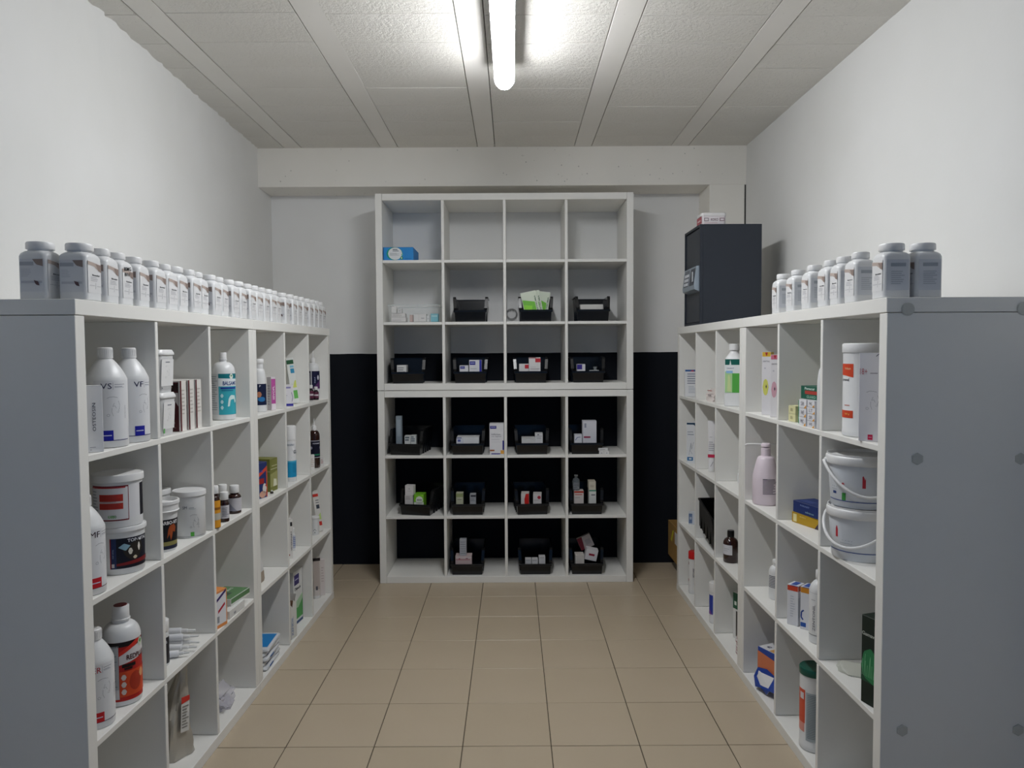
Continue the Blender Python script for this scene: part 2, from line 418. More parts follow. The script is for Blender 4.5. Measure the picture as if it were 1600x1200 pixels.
# bumpers on the near end of the right unit
PAD = M('#bfc0ba', .55, .4)
for (u, v) in ((1418.5, 483), (1600, 482), (1433.5, 717), (1595.5, 717), (1409.5, 1141), (1591.5, 1141)):
    P = on_y(u, v, RY_); loc = ru0.matrix_world
    q = Matrix.Rotation(-rr, 4, 'Z') @ (P-Vector((RX, RY_, 0)))
    T = Matrix.Translation((0, q.y, P.z)) @ Matrix.Rotation(-PI/2, 4, 'Y')
    mb = MB(); r = .0155 if v > 600 else .0165
    mb.lathe([(r, .0002), (r, .0022), (r*.85, .0034)], PAD, 6 if v > 600 else 18, False, T=T); mb.build('bumper', ru0)
# floor levels of the cells
REST = .0006      # things rest a hair above their board
L0, L1, L2, L3 = [TH+k*(TALL+TI)+REST for k in range(4)]; LT = 1.47+REST
B1, B2, B3 = [TH+k*(LONG+TI)+REST for k in range(3)]; U1, U2, U3 = B1+1.123, B2+1.123, B3+1.123
# ================================================================== BUILDERS FOR THE GOODS
def base(u, v, z, r=0):
    """ground point seen at pixel u, v on the level z, pushed back by r along the line of sight"""
    P = on_z(u, v, z); d = Vector((P.x, P.y, 0)).normalized(); return Vector((P.x, P.y, z))+d*r
def mpp(P): return P.y/F*1.02          # metres for one pixel of the photograph at P
def rad(a): return a*PI/180
def dup(root, loc, rz, label=None, group=None):
    r = root.copy(); C.objects.link(r); r.location = loc; r.rotation_euler = (0, 0, rz)
    if label: r['label'] = label
    if group: r['group'] = group
    for ch in list(root.children):
        c = ch.copy(); C.objects.link(c); c.parent = r
        for g in ch.children: d = g.copy(); C.objects.link(d); d.parent = c
    return r
def carton(name, label, P, W, D, Hh, rz=0, col='#dedede', arts=(), cat='box', group=None, rot=None, bev=.0009, flap=True):
    m = MB().box(-W/2, -D/2, 0, W/2, D/2, Hh, M(col, .5, .35), bev)
    for items, mp in arts: m.art(items, mp)
    if flap and Hh > .02: m.art([A_line([(-W/2+.001, Hh-.0006), (W/2-.001, Hh-.0006)], .0005, '#8c8c8c')], front(D))
    o = m.build(name); put(o, P, rz, rot); return tag(o, label, cat, group)
def bottle(name, label, P, rz, prof, cap, arts, body=HDPE, capm=CAPW, cat='bottle', group=None, n=40, extra=None, rot=None):
    t = empty(name, P, rz, label, cat, group, rot)
    MB().lathe(prof, body, n).build('body', t)
    if cap: MB().lathe(cap, capm, 28).build('cap', t)
    if arts:
        m = MB()
        for items, mp in arts: m.art(items, mp)
        m.build('label', t)
    return t
def shoulder(r, h, nr, nh, sh, slope=.5):
    """profile of a bottle: radius r, body up to h, shoulder sh high, neck radius nr and height nh"""
    pr = [(r*.93, 0), (r*.985, .0015), (r, .005), (r, h*.5), (r, h)]
    for k in range(1, 9):
        a = k/8*PI/2; pr.append((nr+(r-nr)*(math.cos(a)*(1-slope)+(1-k/8)*slope), h+sh*(math.sin(a)*(1-slope)+k/8*slope)))
    return pr+[(nr, h+sh+nh)]
def capprof(r, z, h, rib=True): return [(r*.99, z), (r, z+.001), (r*.985, z+h*.85), (r*.94, z+h*.97), (r*.85, z+h)]
def horse(x, z, k, h='#6e737b'):
    """fine line drawing of a muzzle, strokes only"""
    L = lambda pts, t=.0006: A_line([(x+a*k, z+b*k) for a, b in pts], t, h, 1)
    return [L([(-.42, .9), (-.2, 1.0), (.05, 1.0), (.3, .93)], .0008), L([(.05, .55), (-.05, .3), (.1, .35), (.2, .15)]), L([(-.1, .2), (-.12, -.1), (-.02, -.4)]),
            L([(.35, .7), (.45, .4), (.4, .1), (.3, -.05)]), L([(.2, -.1), (.35, -.15), (.4, .0)]), L([(-.45, -.3), (-.35, -.22), (-.25, -.3), (-.3, -.4), (-.42, -.4), (-.45, -.3)])]
def code_art(code, h1, sq, r, Hb, ang=0, w=.026, band='#1a1c5e'):
    x = r*rad(ang); z = Hb*.615
    a = [A_rect(x-.030, Hb*.065, x+.062, Hb*.67, '#dcdde0', .5)]
    a += [A_text(code, x, z, w, .0145, h1, bold=False)] if code else []
    a += [A_line([(x+w*.62, z-.009), (x+w*.62, z+.009)], .0006, '#555a70'), A_rect(x+w*.75, z+.0035, x+w*1.9, z+.0045, '#5b5f70'), A_rect(x+w*.75, z-.002, x+w*1.6, z-.001, '#5b5f70'), A_rect(x+w*.75, z-.0045, x+w*1.8, z-.0037, '#85889a')]
    a += horse(x+.016, Hb*.37, .036)
    a += [A_rect(x-.013, Hb*.075, x+.014, Hb*.175, sq, 2), A_rect(x-.010, Hb*.120, x+.010, Hb*.130, '#c9cae0', 3), A_rect(x-.03, Hb*.07, x+.06, Hb*.077, band, 1)]
    a += [A_text('OSTEOSIN' if code == 'VS' else 'NUTRITION', x+.049, Hb*.35, .034, .0035, '#8b8f96', PI/2, bold=False)]
    return a

# ================================================================== LEFT ROW, TOP SHELF LEVEL
# --- OSTEOSIN carton
P = base(150.5, 703.5, L3, .012); W = .039
carton('carton', 'tall white carton with OSTEOSIN printed upwards, at the near left corner', P+Vector((-.004, .008, 0)), W, .034, .166, toward(P, 14), '#dcdde0',
       [([A_text('OSTEOSIN', -.001, .088, .070, .0075, '#20233f', PI/2, bold=False), A_rect(-.012, .012, .001, .0135, '#8a8a94'), A_rect(-.012, .006, -.008, .0075, '#8a8a94')], front(.036)),
        ([A_rect(-.012, .12, .004, .122, '#777777'), A_rect(-.012, .112, -.004, .1135, '#777777')]+horse(0, .07, .03), left(W))])
vp = lambda r, h: shoulder(r, h*.68, .0165, .012, h*.205, .72)
def big_bottle(label, u, v, z, wpx, hpx, arts_fn, push=0, group='large white liquid bottles'):
    P = base(u, v, z); k = mpp(P); r = wpx*k/2; P = base(u, v, z, r+push); k = mpp(P); r = wpx*k/2; h = hpx*k
    pr = vp(r, h); cz = pr[-1][1]-.002
    t = bottle('bottle', label, P, toward(P), pr, [(.0172, cz-.009), (.0185, cz-.008), (.0185, cz-.002), (.0178, h-.002), (.0155, h)], [(arts_fn(r, h), cyl(r))], group=group)
    m = MB()
    for k in range(24):
        a = k/24*2*PI; T = Matrix.Rotation(a, 4, 'Z'); m.box(.0181, -.0008, cz-.004, .0189, .0008, h-.006, CAPW, T=T)
    m.build('cap_ribs', [c for c in t.children if c.name.startswith('cap')][0])
    return t
big_bottle('large white bottle marked VS above a navy square', 170, 701.5, L3, 59, 153, lambda r, h: code_art('VS', '#23264c', '#20249a', r, h))
big_bottle('large white bottle marked VF above a navy square', 204.5, 694.5, L3, 54, 146, lambda r, h: code_art('VF', '#23264c', '#20249a', r, h, 27))
# --- stacked tubs
def tub(label, P, rz, wl, h, arts, group, rb=.85, lidm=CAPW, bodym=HDPE, round_=True, lidh=.016):
    t = empty('tub', P, rz, label, 'tub', group); R = wl/2
    rt = R*.93; r0 = R*rb
    if round_:
        MB().lathe([(r0*.97, 0), (r0, .002), (rt, h-lidh)], bodym, 44).build('body', t)
        MB().lathe([(R*.97, h-lidh), (R, h-lidh+.001), (R*1.0, h-.004), (R*.985, h-.001), (R*.95, h), (R*.93, h-.0015), (R*.5, h-.0015)], lidm, 44).build('lid', t)
    else:
        MB().rbox([(0, r0*1.9, r0*1.9, .014), (.002, r0*2, r0*2, .016), (h-lidh, rt*2, rt*2, .018)], bodym).build('body', t)
        MB().rbox([(h-lidh, R*1.98, R*1.98, .02), (h-lidh+.001, R*2, R*2, .02), (h-lidh*.55, R*1.98, R*1.98, .02), (h-lidh*.3, R*1.86, R*1.86, .018), (h-.001, R*1.82, R*1.82, .018), (h, R*1.78, R*1.78, .018)], lidm).build('lid', t)
    if arts:
        m = MB(); rf = lambda z: r0+(rt-r0)*max(0, min(1, z/(h-lidh)))
        if round_: m.art(arts, cyl(rf))
        else: m.art(arts, lambda x, y, l: (x, -rf(y)-E_*l, y))
        m.build('label', t)
    return t
P = base(248, 683, L3, .045); k = mpp(P); wt = 50*k; ht = 66*k
sq = [A_rect(-.034, .02, .034, ht*.78, '#e3e3e3')]+horse(0, ht*.42, .026)+[A_rect(-.012, ht*.70, .012, ht*.72, '#6f7480', 2)]
tub('small square white tub with a green mark at its foot, under another tub', P, rl, wt, ht, sq+[A_rect(-.031, .008, -.023, .022, '#5fae5a', 2)], 'square white tubs', round_=False, rb=.80)
tub('small square white tub resting on top of its twin', P+Vector((.001, -.002, ht)), rl-.03, wt*.97, ht, sq+[A_rect(-.03, .012, -.026, .016, '#4b5560', 2)], 'square white tubs', round_=False, rb=.80)
# --- three maroon boxes
for i, (u, v, lb) in enumerate(((.582, 0, 'nearest of three'), (.638, 0, 'middle of three'), (.690, 0, 'farthest of three'))):
    Q = LP(u, .022); Q.z = L3
    cover = [A_rect(-.054, .001, .054, .155, '#4a1e22'), A_rect(-.054, .128, .054, .151, '#2a1215', 2), A_text('HYALO', .02, .139, .03, .006, '#b3a08e', lay=3), A_fan([(-.02, .122), (.053, .122), (.053, .08), (.04, .10), (.0, .115)], '#cfc9c6', 2),
             A_text('FORTE', .028, .028, .026, .006, '#c9bcb8', lay=3), A_rect(.014, .012, .044, .0135, '#8c7a78', 3)]
    o = carton('maroon_box', 'slim maroon box with white spine, '+lb+' beside the square tubs', Q+Vector((-.060, 0, 0)), .040, .118, .160, rl-.02, '#d8d5d0',
           [(cover, left(.040)), ([A_rect(-.0199, .001, -.0115, .159, '#5b2327')]+A_lines(-.010, .05, .014, .135, 7, '#b8b2ac', seed=i), front(.118))], group='slim maroon boxes')
# --- BALSAM bottle
def label_bottle(label, u, v, z, wpx, hpx, arts_fn, neck=.018, group='tall white bottles with wrap labels', hs=.70, capart=True, nh=.02):
    P = base(u, v, z); r = wpx*mpp(P)/2; P = base(u, v, z, r); r = wpx*mpp(P)/2; h = hpx*mpp(P)
    pr = [(r*.9, 0), (r*.985, .002), (r, .006), (r, h*hs)]
    for k in range(1, 9): a = k/8*PI/2; pr.append((neck+(r-neck)*math.cos(a), h*hs+(h*.16)*math.sin(a)))
    pr += [(neck*.96, h*(hs+.16)+.004), (neck*1.12, h*(hs+.17)+.004), (neck*1.12, h*(hs+.17)+.008), (neck, h*(hs+.17)+.009)]
    zc = pr[-1][1]
    return bottle('bottle', label, P, toward(P), pr, [(neck*1.0, zc), (neck*1.02, zc+.001), (neck*1.0, h-.001), (neck*.96, h), (neck*.9, h-.001), (neck*.5, h-.001)], [(arts_fn(r, h), cyl(r))], group=group), r, h
def balsam(r, h):
    X = lambda d: r*rad(d); z = lambda f: h*f
    return [A_rect(X(-80), z(.08), X(-24), z(.685), '#c7cacd'), A_rect(X(-24), z(.08), X(118), z(.685), '#38a3b3'), A_rect(X(-24), z(.62), X(118), z(.685), '#15707b', 2), A_fan([(X(-24), z(.62)), (X(118), z(.60)), (X(118), z(.50)), (X(-24), z(.50))], '#dfe6ea', 2),
            A_disc(X(40), z(.645), .008, .010, '#dfe3dc', 3), A_disc(X(40), z(.655), .004, .004, '#63a06a', 4),
            A_text('BALSAMO', X(36), z(.545), .057, .015, '#1f3f7a', lay=3), A_rect(X(-14), z(.46), X(70), z(.485), '#24348c', 3), A_rect(X(-10), z(.43), X(50), z(.445), '#1f6f95', 3),
            A_disc(X(-8), z(.36), .0055, .0075, '#b9dde3', 3), A_disc(X(-8), z(.27), .0055, .0075, '#b9dde3', 3), A_disc(X(-8), z(.185), .0055, .0075, '#b9dde3', 3),
            A_fan([(X(18), z(.20)), (X(24), z(.33)), (X(36), z(.37)), (X(60), z(.36)), (X(70), z(.27)), (X(60), z(.24)), (X(56), z(.31)), (X(34), z(.30)), (X(28), z(.20))], '#cfe7e6', 3)] \
        + A_lines(X(-72), z(.14), X(-30), z(.66), 16, '#8e9499', 2, 5)
label_bottle('white bottle with teal BALSAM label, alone in its cell', 350.4, 656.5, L3, 34.5, 102.5, balsam, neck=.0125)
# --- navy label bottle and pink carton
def slim_bottle(label, u, v, z, wpx, hpx, capw, caph, arts_fn, neckh=.25, body=HDPE, capm=CAPW, push=0, group=None, hs=None, soft=.5, name='bottle'):
    P = base(u, v, z); r = wpx*mpp(P)/2; P = base(u, v, z, r+push); k = mpp(P); r = wpx*k/2; h = hpx*k; cr = capw*k/2; ch = caph*k
    nr = cr*.9; hb = (h-ch)*(1-neckh) if hs is None else h*hs
    pr = [(r*.9, 0), (r*.985, .0015), (r, .004), (r, hb*.8)]; sh = h-ch-hb*.8
    for q in range(1, 9): a = q/8*PI/2; pr.append((nr+(r-nr)*math.cos(a), hb*.8+sh*(.75*math.sin(a))))
    pr.append((nr, h-ch+.001))
    return bottle(name, label, P, toward(P), pr, [(cr*.98, h-ch), (cr, h-ch+.0008), (cr, h-.003), (cr*.93, h-.0008), (cr*.8, h)], [(arts_fn(r, h), cyl(r))] if arts_fn else None, body, capm, group=group)
X_ = lambda r, d: r*rad(d)
slim_bottle('white bottle with navy label and wide white cap, beside the pink carton', 405.5, 644, L3, 21, 81, 15, 7, lambda r, h: [
    A_rect(X_(r, -60), h*.13, X_(r, 100), h*.53, '#17203f'), A_text('P', X_(r, 8), h*.49, .006, .008, '#cfd2d8', lay=3), A_disc(X_(r, 0), h*.33, .010, .012, '#b0765a', 2), A_disc(X_(r, 20), h*.24, .016, .010, '#2b6ea5', 2)], neckh=.3)
P = base(424.5, 641, L3, .012); k = mpp(P)
carton('carton', 'narrow white and magenta carton beside the navy label bottle', P, .022, .030, 51*k, toward(P, 35), '#dcd6da', [([A_rect(-.0105, .003, .0105, 48*k, '#b04f96'), A_rect(-.0105, .003, .0105, .028, '#ddd6dc', 2), A_text('SEVOFL', 0, .075, .06, .009, '#e2cfe0', PI/2, 3)], front(.03)), (A_lines(-.012, .02, .010, .11, 8, '#b7b0b7', seed=3), left(.022))])
# --- blue striped carton + leaning green tube box
P = base(453, 635.5, L3, .015); k = mpp(P)
carton('carton', 'small white carton with violet foot stripe, in front of the green topped one', P, 13.5*k, .03, 34*k, toward(P, 6), '#dfdde2', [([A_rect(-6*k, .003, 6.5*k, .014, '#3d3a97'), A_rect(-6*k, 28*k, 3*k, 30.5*k, '#8d88b8'), A_line([(4*k, 22*k), (6*k, 14*k), (4.5*k, 8*k)], .0018, '#3a3f6e'), A_rect(-5.5*k, 17*k, -2*k, 17.6*k, '#9d9da8')], front(.03))])
P = base(465, 630.5, L3, .03); k = mpp(P); h = 69*k
carton('tall_carton', 'tall leaning white carton with green top and blue patch', P, 10.5*k, .03, h, 0, '#dcdfdc', [([A_rect(-5*k, h*.86, 5*k, h*.95, '#2f5a3f'), A_rect(-1*k, h*.66, 4.5*k, h*.76, '#3f94bd'), A_rect(-1*k, h*.78, 4.5*k, h*.83, '#86bcd3'), A_fan([(-1*k, h*.34), (3*k, h*.5), (4.8*k, h*.5), (4.8*k, h*.34)], '#d0d873'), A_rect(-1*k, h*.1, 4.8*k, h*.28, '#6cb75e')], front(.03))], rot=(0, rad(-7), toward(P, 8)))
# --- purple label squeeze bottle, two little ones
def spout_bottle(label, u, v, z, wpx, hpx, arts_fn, body=HDPE, spoutpx=18, neckpx=8, sh=.8, push=.0, group='squeeze bottles with pointed spouts', capm=CAPW):
    P = base(u, v, z); r = wpx*mpp(P)/2; P = base(u, v, z, r+push); k = mpp(P); r = wpx*k/2; h = hpx*k; hb = h-(spoutpx+neckpx)*k; nr = neckpx*k*.42
    pr = [(r*.92, 0), (r, .003), (r, hb*sh)]
    for q in range(1, 9): a = q/8*PI/2; pr.append((nr+(r-nr)*math.cos(a), hb*sh+(hb*(1-sh))*math.sin(a)))
    t = bottle('bottle', label, P, toward(P), pr, [(nr*1.15, hb-.001), (nr*1.15, hb+neckpx*k*.8), (nr*.8, hb+neckpx*k), (nr*.42, hb+neckpx*k+.003)], [(arts_fn(r, h), cyl(r))], body, capm, group=group)
    MB().lathe([(nr*.5, hb+neckpx*k), (nr*.36, hb+neckpx*k+.008), (nr*.22, h)], capm, 12).build('spout', t); return t
spout_bottle('white squeeze bottle with pointed spout and dark purple label', 492.8, 623.5, L3, 19.5, 73, lambda r, h: [
    A_rect(X_(r, -95), h*.21, X_(r, 75), h*.595, '#d9d9dd', .5), A_rect(X_(r, -95), h*.22, X_(r, -20), h*.585, '#1c1c30'), A_rect(X_(r, -85), h*.25, X_(r, -28), h*.55, '#a6a6b2', 2), A_rect(X_(r, -12), h*.22, X_(r, 75), h*.585, '#15163a'),
    A_fan([(X_(r, -12), h*.22), (X_(r, 75), h*.22), (X_(r, 75), h*.42)], '#5b2f66', 2), A_disc(X_(r, 45), h*.45, .006, .013, '#c9c9d4', 3), A_text('EQUI', X_(r, 15), h*.40, .03, .006, '#aab3d2', PI/2, 3)], spoutpx=11, neckpx=7)
for u, v, wp, hp, lb in ((485.4, 625, 8, 23, 'small dark bottle with white cap, left one before the purple label bottle'), (490, 624.5, 8.5, 20, 'small dark bottle with white cap, right one before the purple label bottle')):
    slim_bottle(lb, u, v, L3, wp, hp, 5.5, 5, lambda r, h: [A_rect(X_(r, -80), h*.12, X_(r, 80), h*.6, '#5a2b3f'), A_rect(X_(r, -60), h*.3, X_(r, 60), h*.42, '#c6bcc2', 2)], neckh=.2, body=M('#1d1018', .2), group='small dark dropper bottles')

# ================================================================== LEFT ROW, SECOND LEVEL
big_bottle('large white bottle marked MF above a red square, half behind the near panel', 136, 934, L2, 58, 152, lambda r, h: code_art('MF', '#3a2430', '#c0202c', r, h, 30, band='#4a1c2c'))
P = base(194, 898.5, L2, .06); k = mpp(P); wl = 71*k; h1 = 72*k
def topv(r, h):
    X = lambda d: r*rad(d); z = lambda f: h*f
    cow = [(X(2), z(.52)), (X(10), z(.60)), (X(30), z(.66)), (X(44), z(.70)), (X(56), z(.64)), (X(60), z(.50)), (X(52), z(.40)), (X(40), z(.28)), (X(22), z(.30)), (X(8), z(.40))]
    return [A_rect(X(-29), z(.13), X(85), z(.77), '#161826', 1), A_rect(X(-29), z(.13), X(-13), z(.77), '#25345c', 2), A_rect(X(-29), z(.13), X(-26), z(.77), '#8a1f28', 3), A_text('TOP-VITAL', X(46), z(.71), .062, .009, '#d9dbe0', lay=3),
            A_fan(cow, '#2a2622', 2), A_fan([(X(-8), z(.58)), (X(6), z(.66)), (X(22), z(.60)), (X(10), z(.50))], '#8fb4c6', 3), A_disc(X(22), z(.48), .006, .009, '#d8d3c6', 3), A_disc(X(46), z(.55), .004, .012, '#e0dcd2', 4), A_disc(X(34), z(.34), .006, .005, '#cfc3a8', 4),
            A_fan([(X(-13), z(.24)), (X(85), z(.32)), (X(85), z(.22)), (X(-13), z(.19))], '#7a1f22', 4), A_disc(X(50), z(.73-.03), .003, .004, '#e8e8ea', 4), A_rect(X(-25), z(.16), X(-18), z(.24), '#c9c4c8', 4), A_text('TOP VITAL', X(-21), z(.45), .026, .003, '#8d9cc0', PI/2, 4)]
tub('white round tub with TOP-VITAL cattle label, under another tub', P, toward(P), wl, h1, topv(wl/2*.89, h1), 'large round white tubs', rb=.9, lidh=.013)
def redframe(r, h):
    X = lambda d: r*rad(d); z = lambda f: h*f; rr_ = '#7a2630'
    return [A_rect(X(-75), z(.14), X(26), z(.80), rr_), A_rect(X(-74), z(.165), X(24), z(.775), '#d6d6da', 2), A_rect(X(-74), z(.755), X(18), z(.775), '#b43a3c', 3), A_rect(X(-46), z(.36), X(12), z(.64), '#b8382e', 3), A_rect(X(-46), z(.475), X(12), z(.51), '#cdbcba', 4),
            A_rect(X(26), z(.18), X(100), z(.80), '#dadadd', .5), A_rect(X(62), z(.18), X(100), z(.80), '#1b1a22'), A_text('KARBO', X(-14), z(.22), .020, .008, '#5aa548', lay=3)] + A_lines(X(-72), z(.2), X(-50), z(.72), 9, '#9aa0a8', 3, 8) + A_lines(X(-44), z(.38), X(10), z(.62), 9, '#8f2a26', 5, 4, th=.2)
h2 = 80*k
tub('white round tub with red framed label, stacked on the cattle tub', P+Vector((-.006, -.004, h1)), toward(P), wl*1.03, h2, redframe(wl*1.03/2*.9, h2), 'large round white tubs', rb=.93, lidh=.02)
# --- CARBO tub with raised rim and SM pot
P = base(256, 864, L2, .043); k = mpp(P); R = 26*k; h = 78*k
t = empty('tub', P, toward(P), 'white round tub with raised rim and black CARBO label of a bay horse', 'tub', 'round white tubs with horse products')
MB().lathe([(R*.76, 0), (R*.78, .002), (R*.88, h*.86), (R*.9, h*.86)], HDPE, 44).build('body', t)
MB().lathe([(R*.9, h*.78), (R*.98, h*.785), (R*.98, h*.80), (R*.94, h*.81), (R*.95, h*.92), (R, h*.93), (R, h*.99), (R*.97, h), (R*.9, h), (R*.87, h*.93), (R*.3, h*.92)], CAPW, 44, cap0=False).build('lid', t)
rf = lambda z: R*(.78+.1*z/(h*.86)); X = lambda d: R*.82*rad(d); z = lambda f: h*f
hz = [(X(18), z(.26)), (X(22), z(.42)), (X(30), z(.52)), (X(50), z(.54)), (X(60), z(.46)), (X(54), z(.36)), (X(44), z(.40)), (X(36), z(.22)), (X(30), z(.22)), (X(30), z(.36))]
MB().art([A_rect(X(-60), z(.05), X(100), z(.64), '#1a1a20'), A_rect(X(-60), z(.05), X(100), z(.20), '#8a8350', 2), A_rect(X(-60), z(.05), X(100), z(.12), '#24283c', 3), A_text('CARBO-VIT', X(28), z(.575), .062, .011, '#e3e3e6', lay=3), A_fan(hz, '#9a4a26', 3)], cyl(rf)).build('label', t)
P = base(297, 840.5, L2, .043); k = mpp(P)
sm = lambda r, h: [A_text('SM', -.014, h*.66, .014, .009, '#5d6472', lay=2, bold=False), A_rect(-.002, h*.645, .014, h*.655, '#7b8089'), A_rect(-.002, h*.62, .02, h*.628, '#99aaaa')]+horse(.014, h*.3, .03)+[A_rect(.002, h*.04, .013, h*.13, '#53a544', 2), A_rect(-.05, h*.035, .05, h*.04, '#3a3d4a'), A_text('SMECTA', .028, h*.3, .03, .004, '#a0a4aa', PI/2, bold=False)]
tub('white round pot with plain lid marked SM', P, toward(P), 49*k, 71*k, sm(24*k*.9, 71*k), 'round white tubs with horse products', rb=.93, lidh=.017)
P = base(266, 822, L2, .045)
tub('plain white pot standing behind the CARBO tub', P+Vector((-.07, .035, 0)), toward(P), 46*k, 72*k, None, 'round white tubs with horse products', rb=.93, lidh=.017)
# --- brown bottles
def brown(label, u, v, wp, hp, cw, chh, art, push=0): return slim_bottle(label, u, v, L2, wp, hp, cw, chh, art, neckh=.12, body=AMBER, group='small brown medicine bottles', push=push)
brown('brown bottle with yellow label, leftmost beside the divider', 334.5, 829, 18, 66, 14, 12, lambda r, h: [A_rect(X_(r, -90), h*.02, X_(r, 90), h*.66, '#d7962c'), A_rect(X_(r, -20), h*.20, X_(r, 85), h*.36, '#b7b3a6', 2), A_rect(X_(r, 0), h*.44, X_(r, 80), h*.50, '#8f5a20', 2)])
brown('small brown bottle with white label, in front of the group', 351, 816, 14, 46, 12.5, 12, lambda r, h: [A_rect(X_(r, -50), h*.12, X_(r, 80), h*.56, '#c8c6cb')]+A_lines(X_(r, -30), h*.18, X_(r, 60), h*.5, 6, '#70707a', 2, 3))
brown('small brown bottle almost hidden behind the white label one', 348.5, 809, 14, 49, 13, 13, None, push=.02)
brown('wide brown bottle with grey triangle label, rightmost of the group', 366.8, 803, 20, 43, 14, 11.5, lambda r, h: [A_rect(X_(r, -60), h*.10, X_(r, 85), h*.56, '#bcbac0'), A_fan([(X_(r, -60), h*.10), (X_(r, 20), h*.10), (X_(r, -60), h*.46)], '#8d8e9c', 2)])
# --- dog box, olive box
P = base(413, 778.5, L2, .02); k = mpp(P)
carton('carton', 'navy and red carton with a white dog picture', P+Vector((-.02, -.01, 0)), .062, .04, 55*k, rl-.30, '#27356b', [([A_fan([(-.031, .10), (.031, .13), (.031, .115), (-.031, .085)], '#cf4a35'), A_rect(.024, .002, .031, .13, '#c2543e', 2), A_disc(.012, .038, .013, .022, '#d8d3cf', 3), A_disc(.0, .016, .022, .014, '#c79a86', 3), A_rect(-.028, .06, .01, .082, '#9a2a2a', 2), A_text('DOG', -.01, .112, .026, .010, '#3c5cae', lay=2), A_disc(.02, .05, .004, .004, '#b3202a', 4)], front(.04))])
P = base(426, 767, L2, .03); k = mpp(P)
carton('carton', 'olive green carton with a pale horse print, behind the navy one', P+Vector((-.045, .015, 0)), .070, .12, 50*k, rl-.12, '#76783a', [([A_rect(-.03, .095, .03, .098, '#c8c8a8'), A_rect(-.02, .108, .03, .112, '#b9b98f', 2), A_fan([(-.034, .02), (.034, .02), (.034, .085), (-.034, .075)], '#9a9a62', 1), A_fan([(-.01, .02), (.0, .045), (-.006, .055), (.01, .05), (.022, .05), (.026, .02)], '#d5d5bc', 2)], front(.12)), ([A_rect(-.06, .085, .06, .09, '#9c9d70')], left(.070))])
slim_bottle('tiny glass vial lying low before the olive box', 423, 768, L2, 5, 5, 3, 1.5, None, body=M('#35302c', .2))
# --- spray can
def spray(r, h):
    X = lambda d: r*rad(d); z = lambda f: h*f
    return [A_rect(X(-40), z(.07), X(105), z(.72), '#dcdddf', .5), A_rect(X(-30), z(.08), X(100), z(.375), '#1f8fbe'), A_rect(X(-30), z(.35), X(100), z(.375), '#57b3d2', 2), A_text('OROSPRAY', X(5), z(.66), .036, .009, '#6a8096', lay=2, bold=False), A_text('GS', X(52), z(.53), .018, .016, '#2f3c4e', lay=2), A_line([(X(10), z(.43)), (X(40), z(.45)), (X(70), z(.44))], .0012, '#3c4a5c')]+A_lines(X(20), z(.16), X(70), z(.32), 6, '#1a6f96', 2, 3)
P = base(454.2, 753, L2); r = 18.5*mpp(P)/2; P = base(454.2, 753, L2, r); k = mpp(P); h = 86*k; r = 18.5*k/2
bottle('spray_can', 'tall white spray can with a bright blue lower band', P, toward(P), [(r*.93, 0), (r*.97, .003), (r*.97, h*.74), (r*.9, h*.745)], [(r, h*.745), (r*1.0, h*.97), (r*.93, h*.992), (r*.8, h)], [(spray(r*.97, h), cyl(r*.97))], WHITE, CAPW, cat='spray can')
spout_bottle('brown squeeze bottle with white spout and black label', 491.8, 731.5, L2, 16.5, 75.5, lambda r, h: [A_rect(X_(r, -100), h*.22, X_(r, 100), h*.555, '#15152a'), A_rect(X_(r, -100), h*.545, X_(r, 100), h*.56, '#a8a8b4', 2), A_text('HORSEMED', X_(r, 25), h*.50, .04, .006, '#c7c7d6', lay=3), A_disc(X_(r, -35), h*.41, .008, .008, '#9a9ab0', 2), A_disc(X_(r, 70), h*.41, .006, .008, '#8a8aa8', 2), A_rect(X_(r, -100), h*.255, X_(r, 100), h*.285, '#2a7a5c', 2), A_rect(X_(r, -100), h*.21, X_(r, 100), h*.22, '#d0d0d6', 3)], body=AMBER, spoutpx=11, neckpx=7, sh=.84)
P = base(487.5, 734, L2, .01); k = mpp(P)
carton('carton', 'little white carton left of the brown spout bottle', P, 7*k, .02, 23*k, toward(P, 10), '#dcdad8', [(A_lines(-2*k, 4*k, 3*k, 18*k, 5, '#b8a8a0', seed=2), front(.02))])
P = base(503, 727.5, L2, .01); k = mpp(P)
carton('carton', 'little white carton right of the brown spout bottle', P, 5.5*k, .02, 13*k, toward(P, 10), '#d9d6d4', [(A_lines(-2*k, 3*k, 2*k, 10*k, 3, '#b06a60', seed=4), front(.02))])

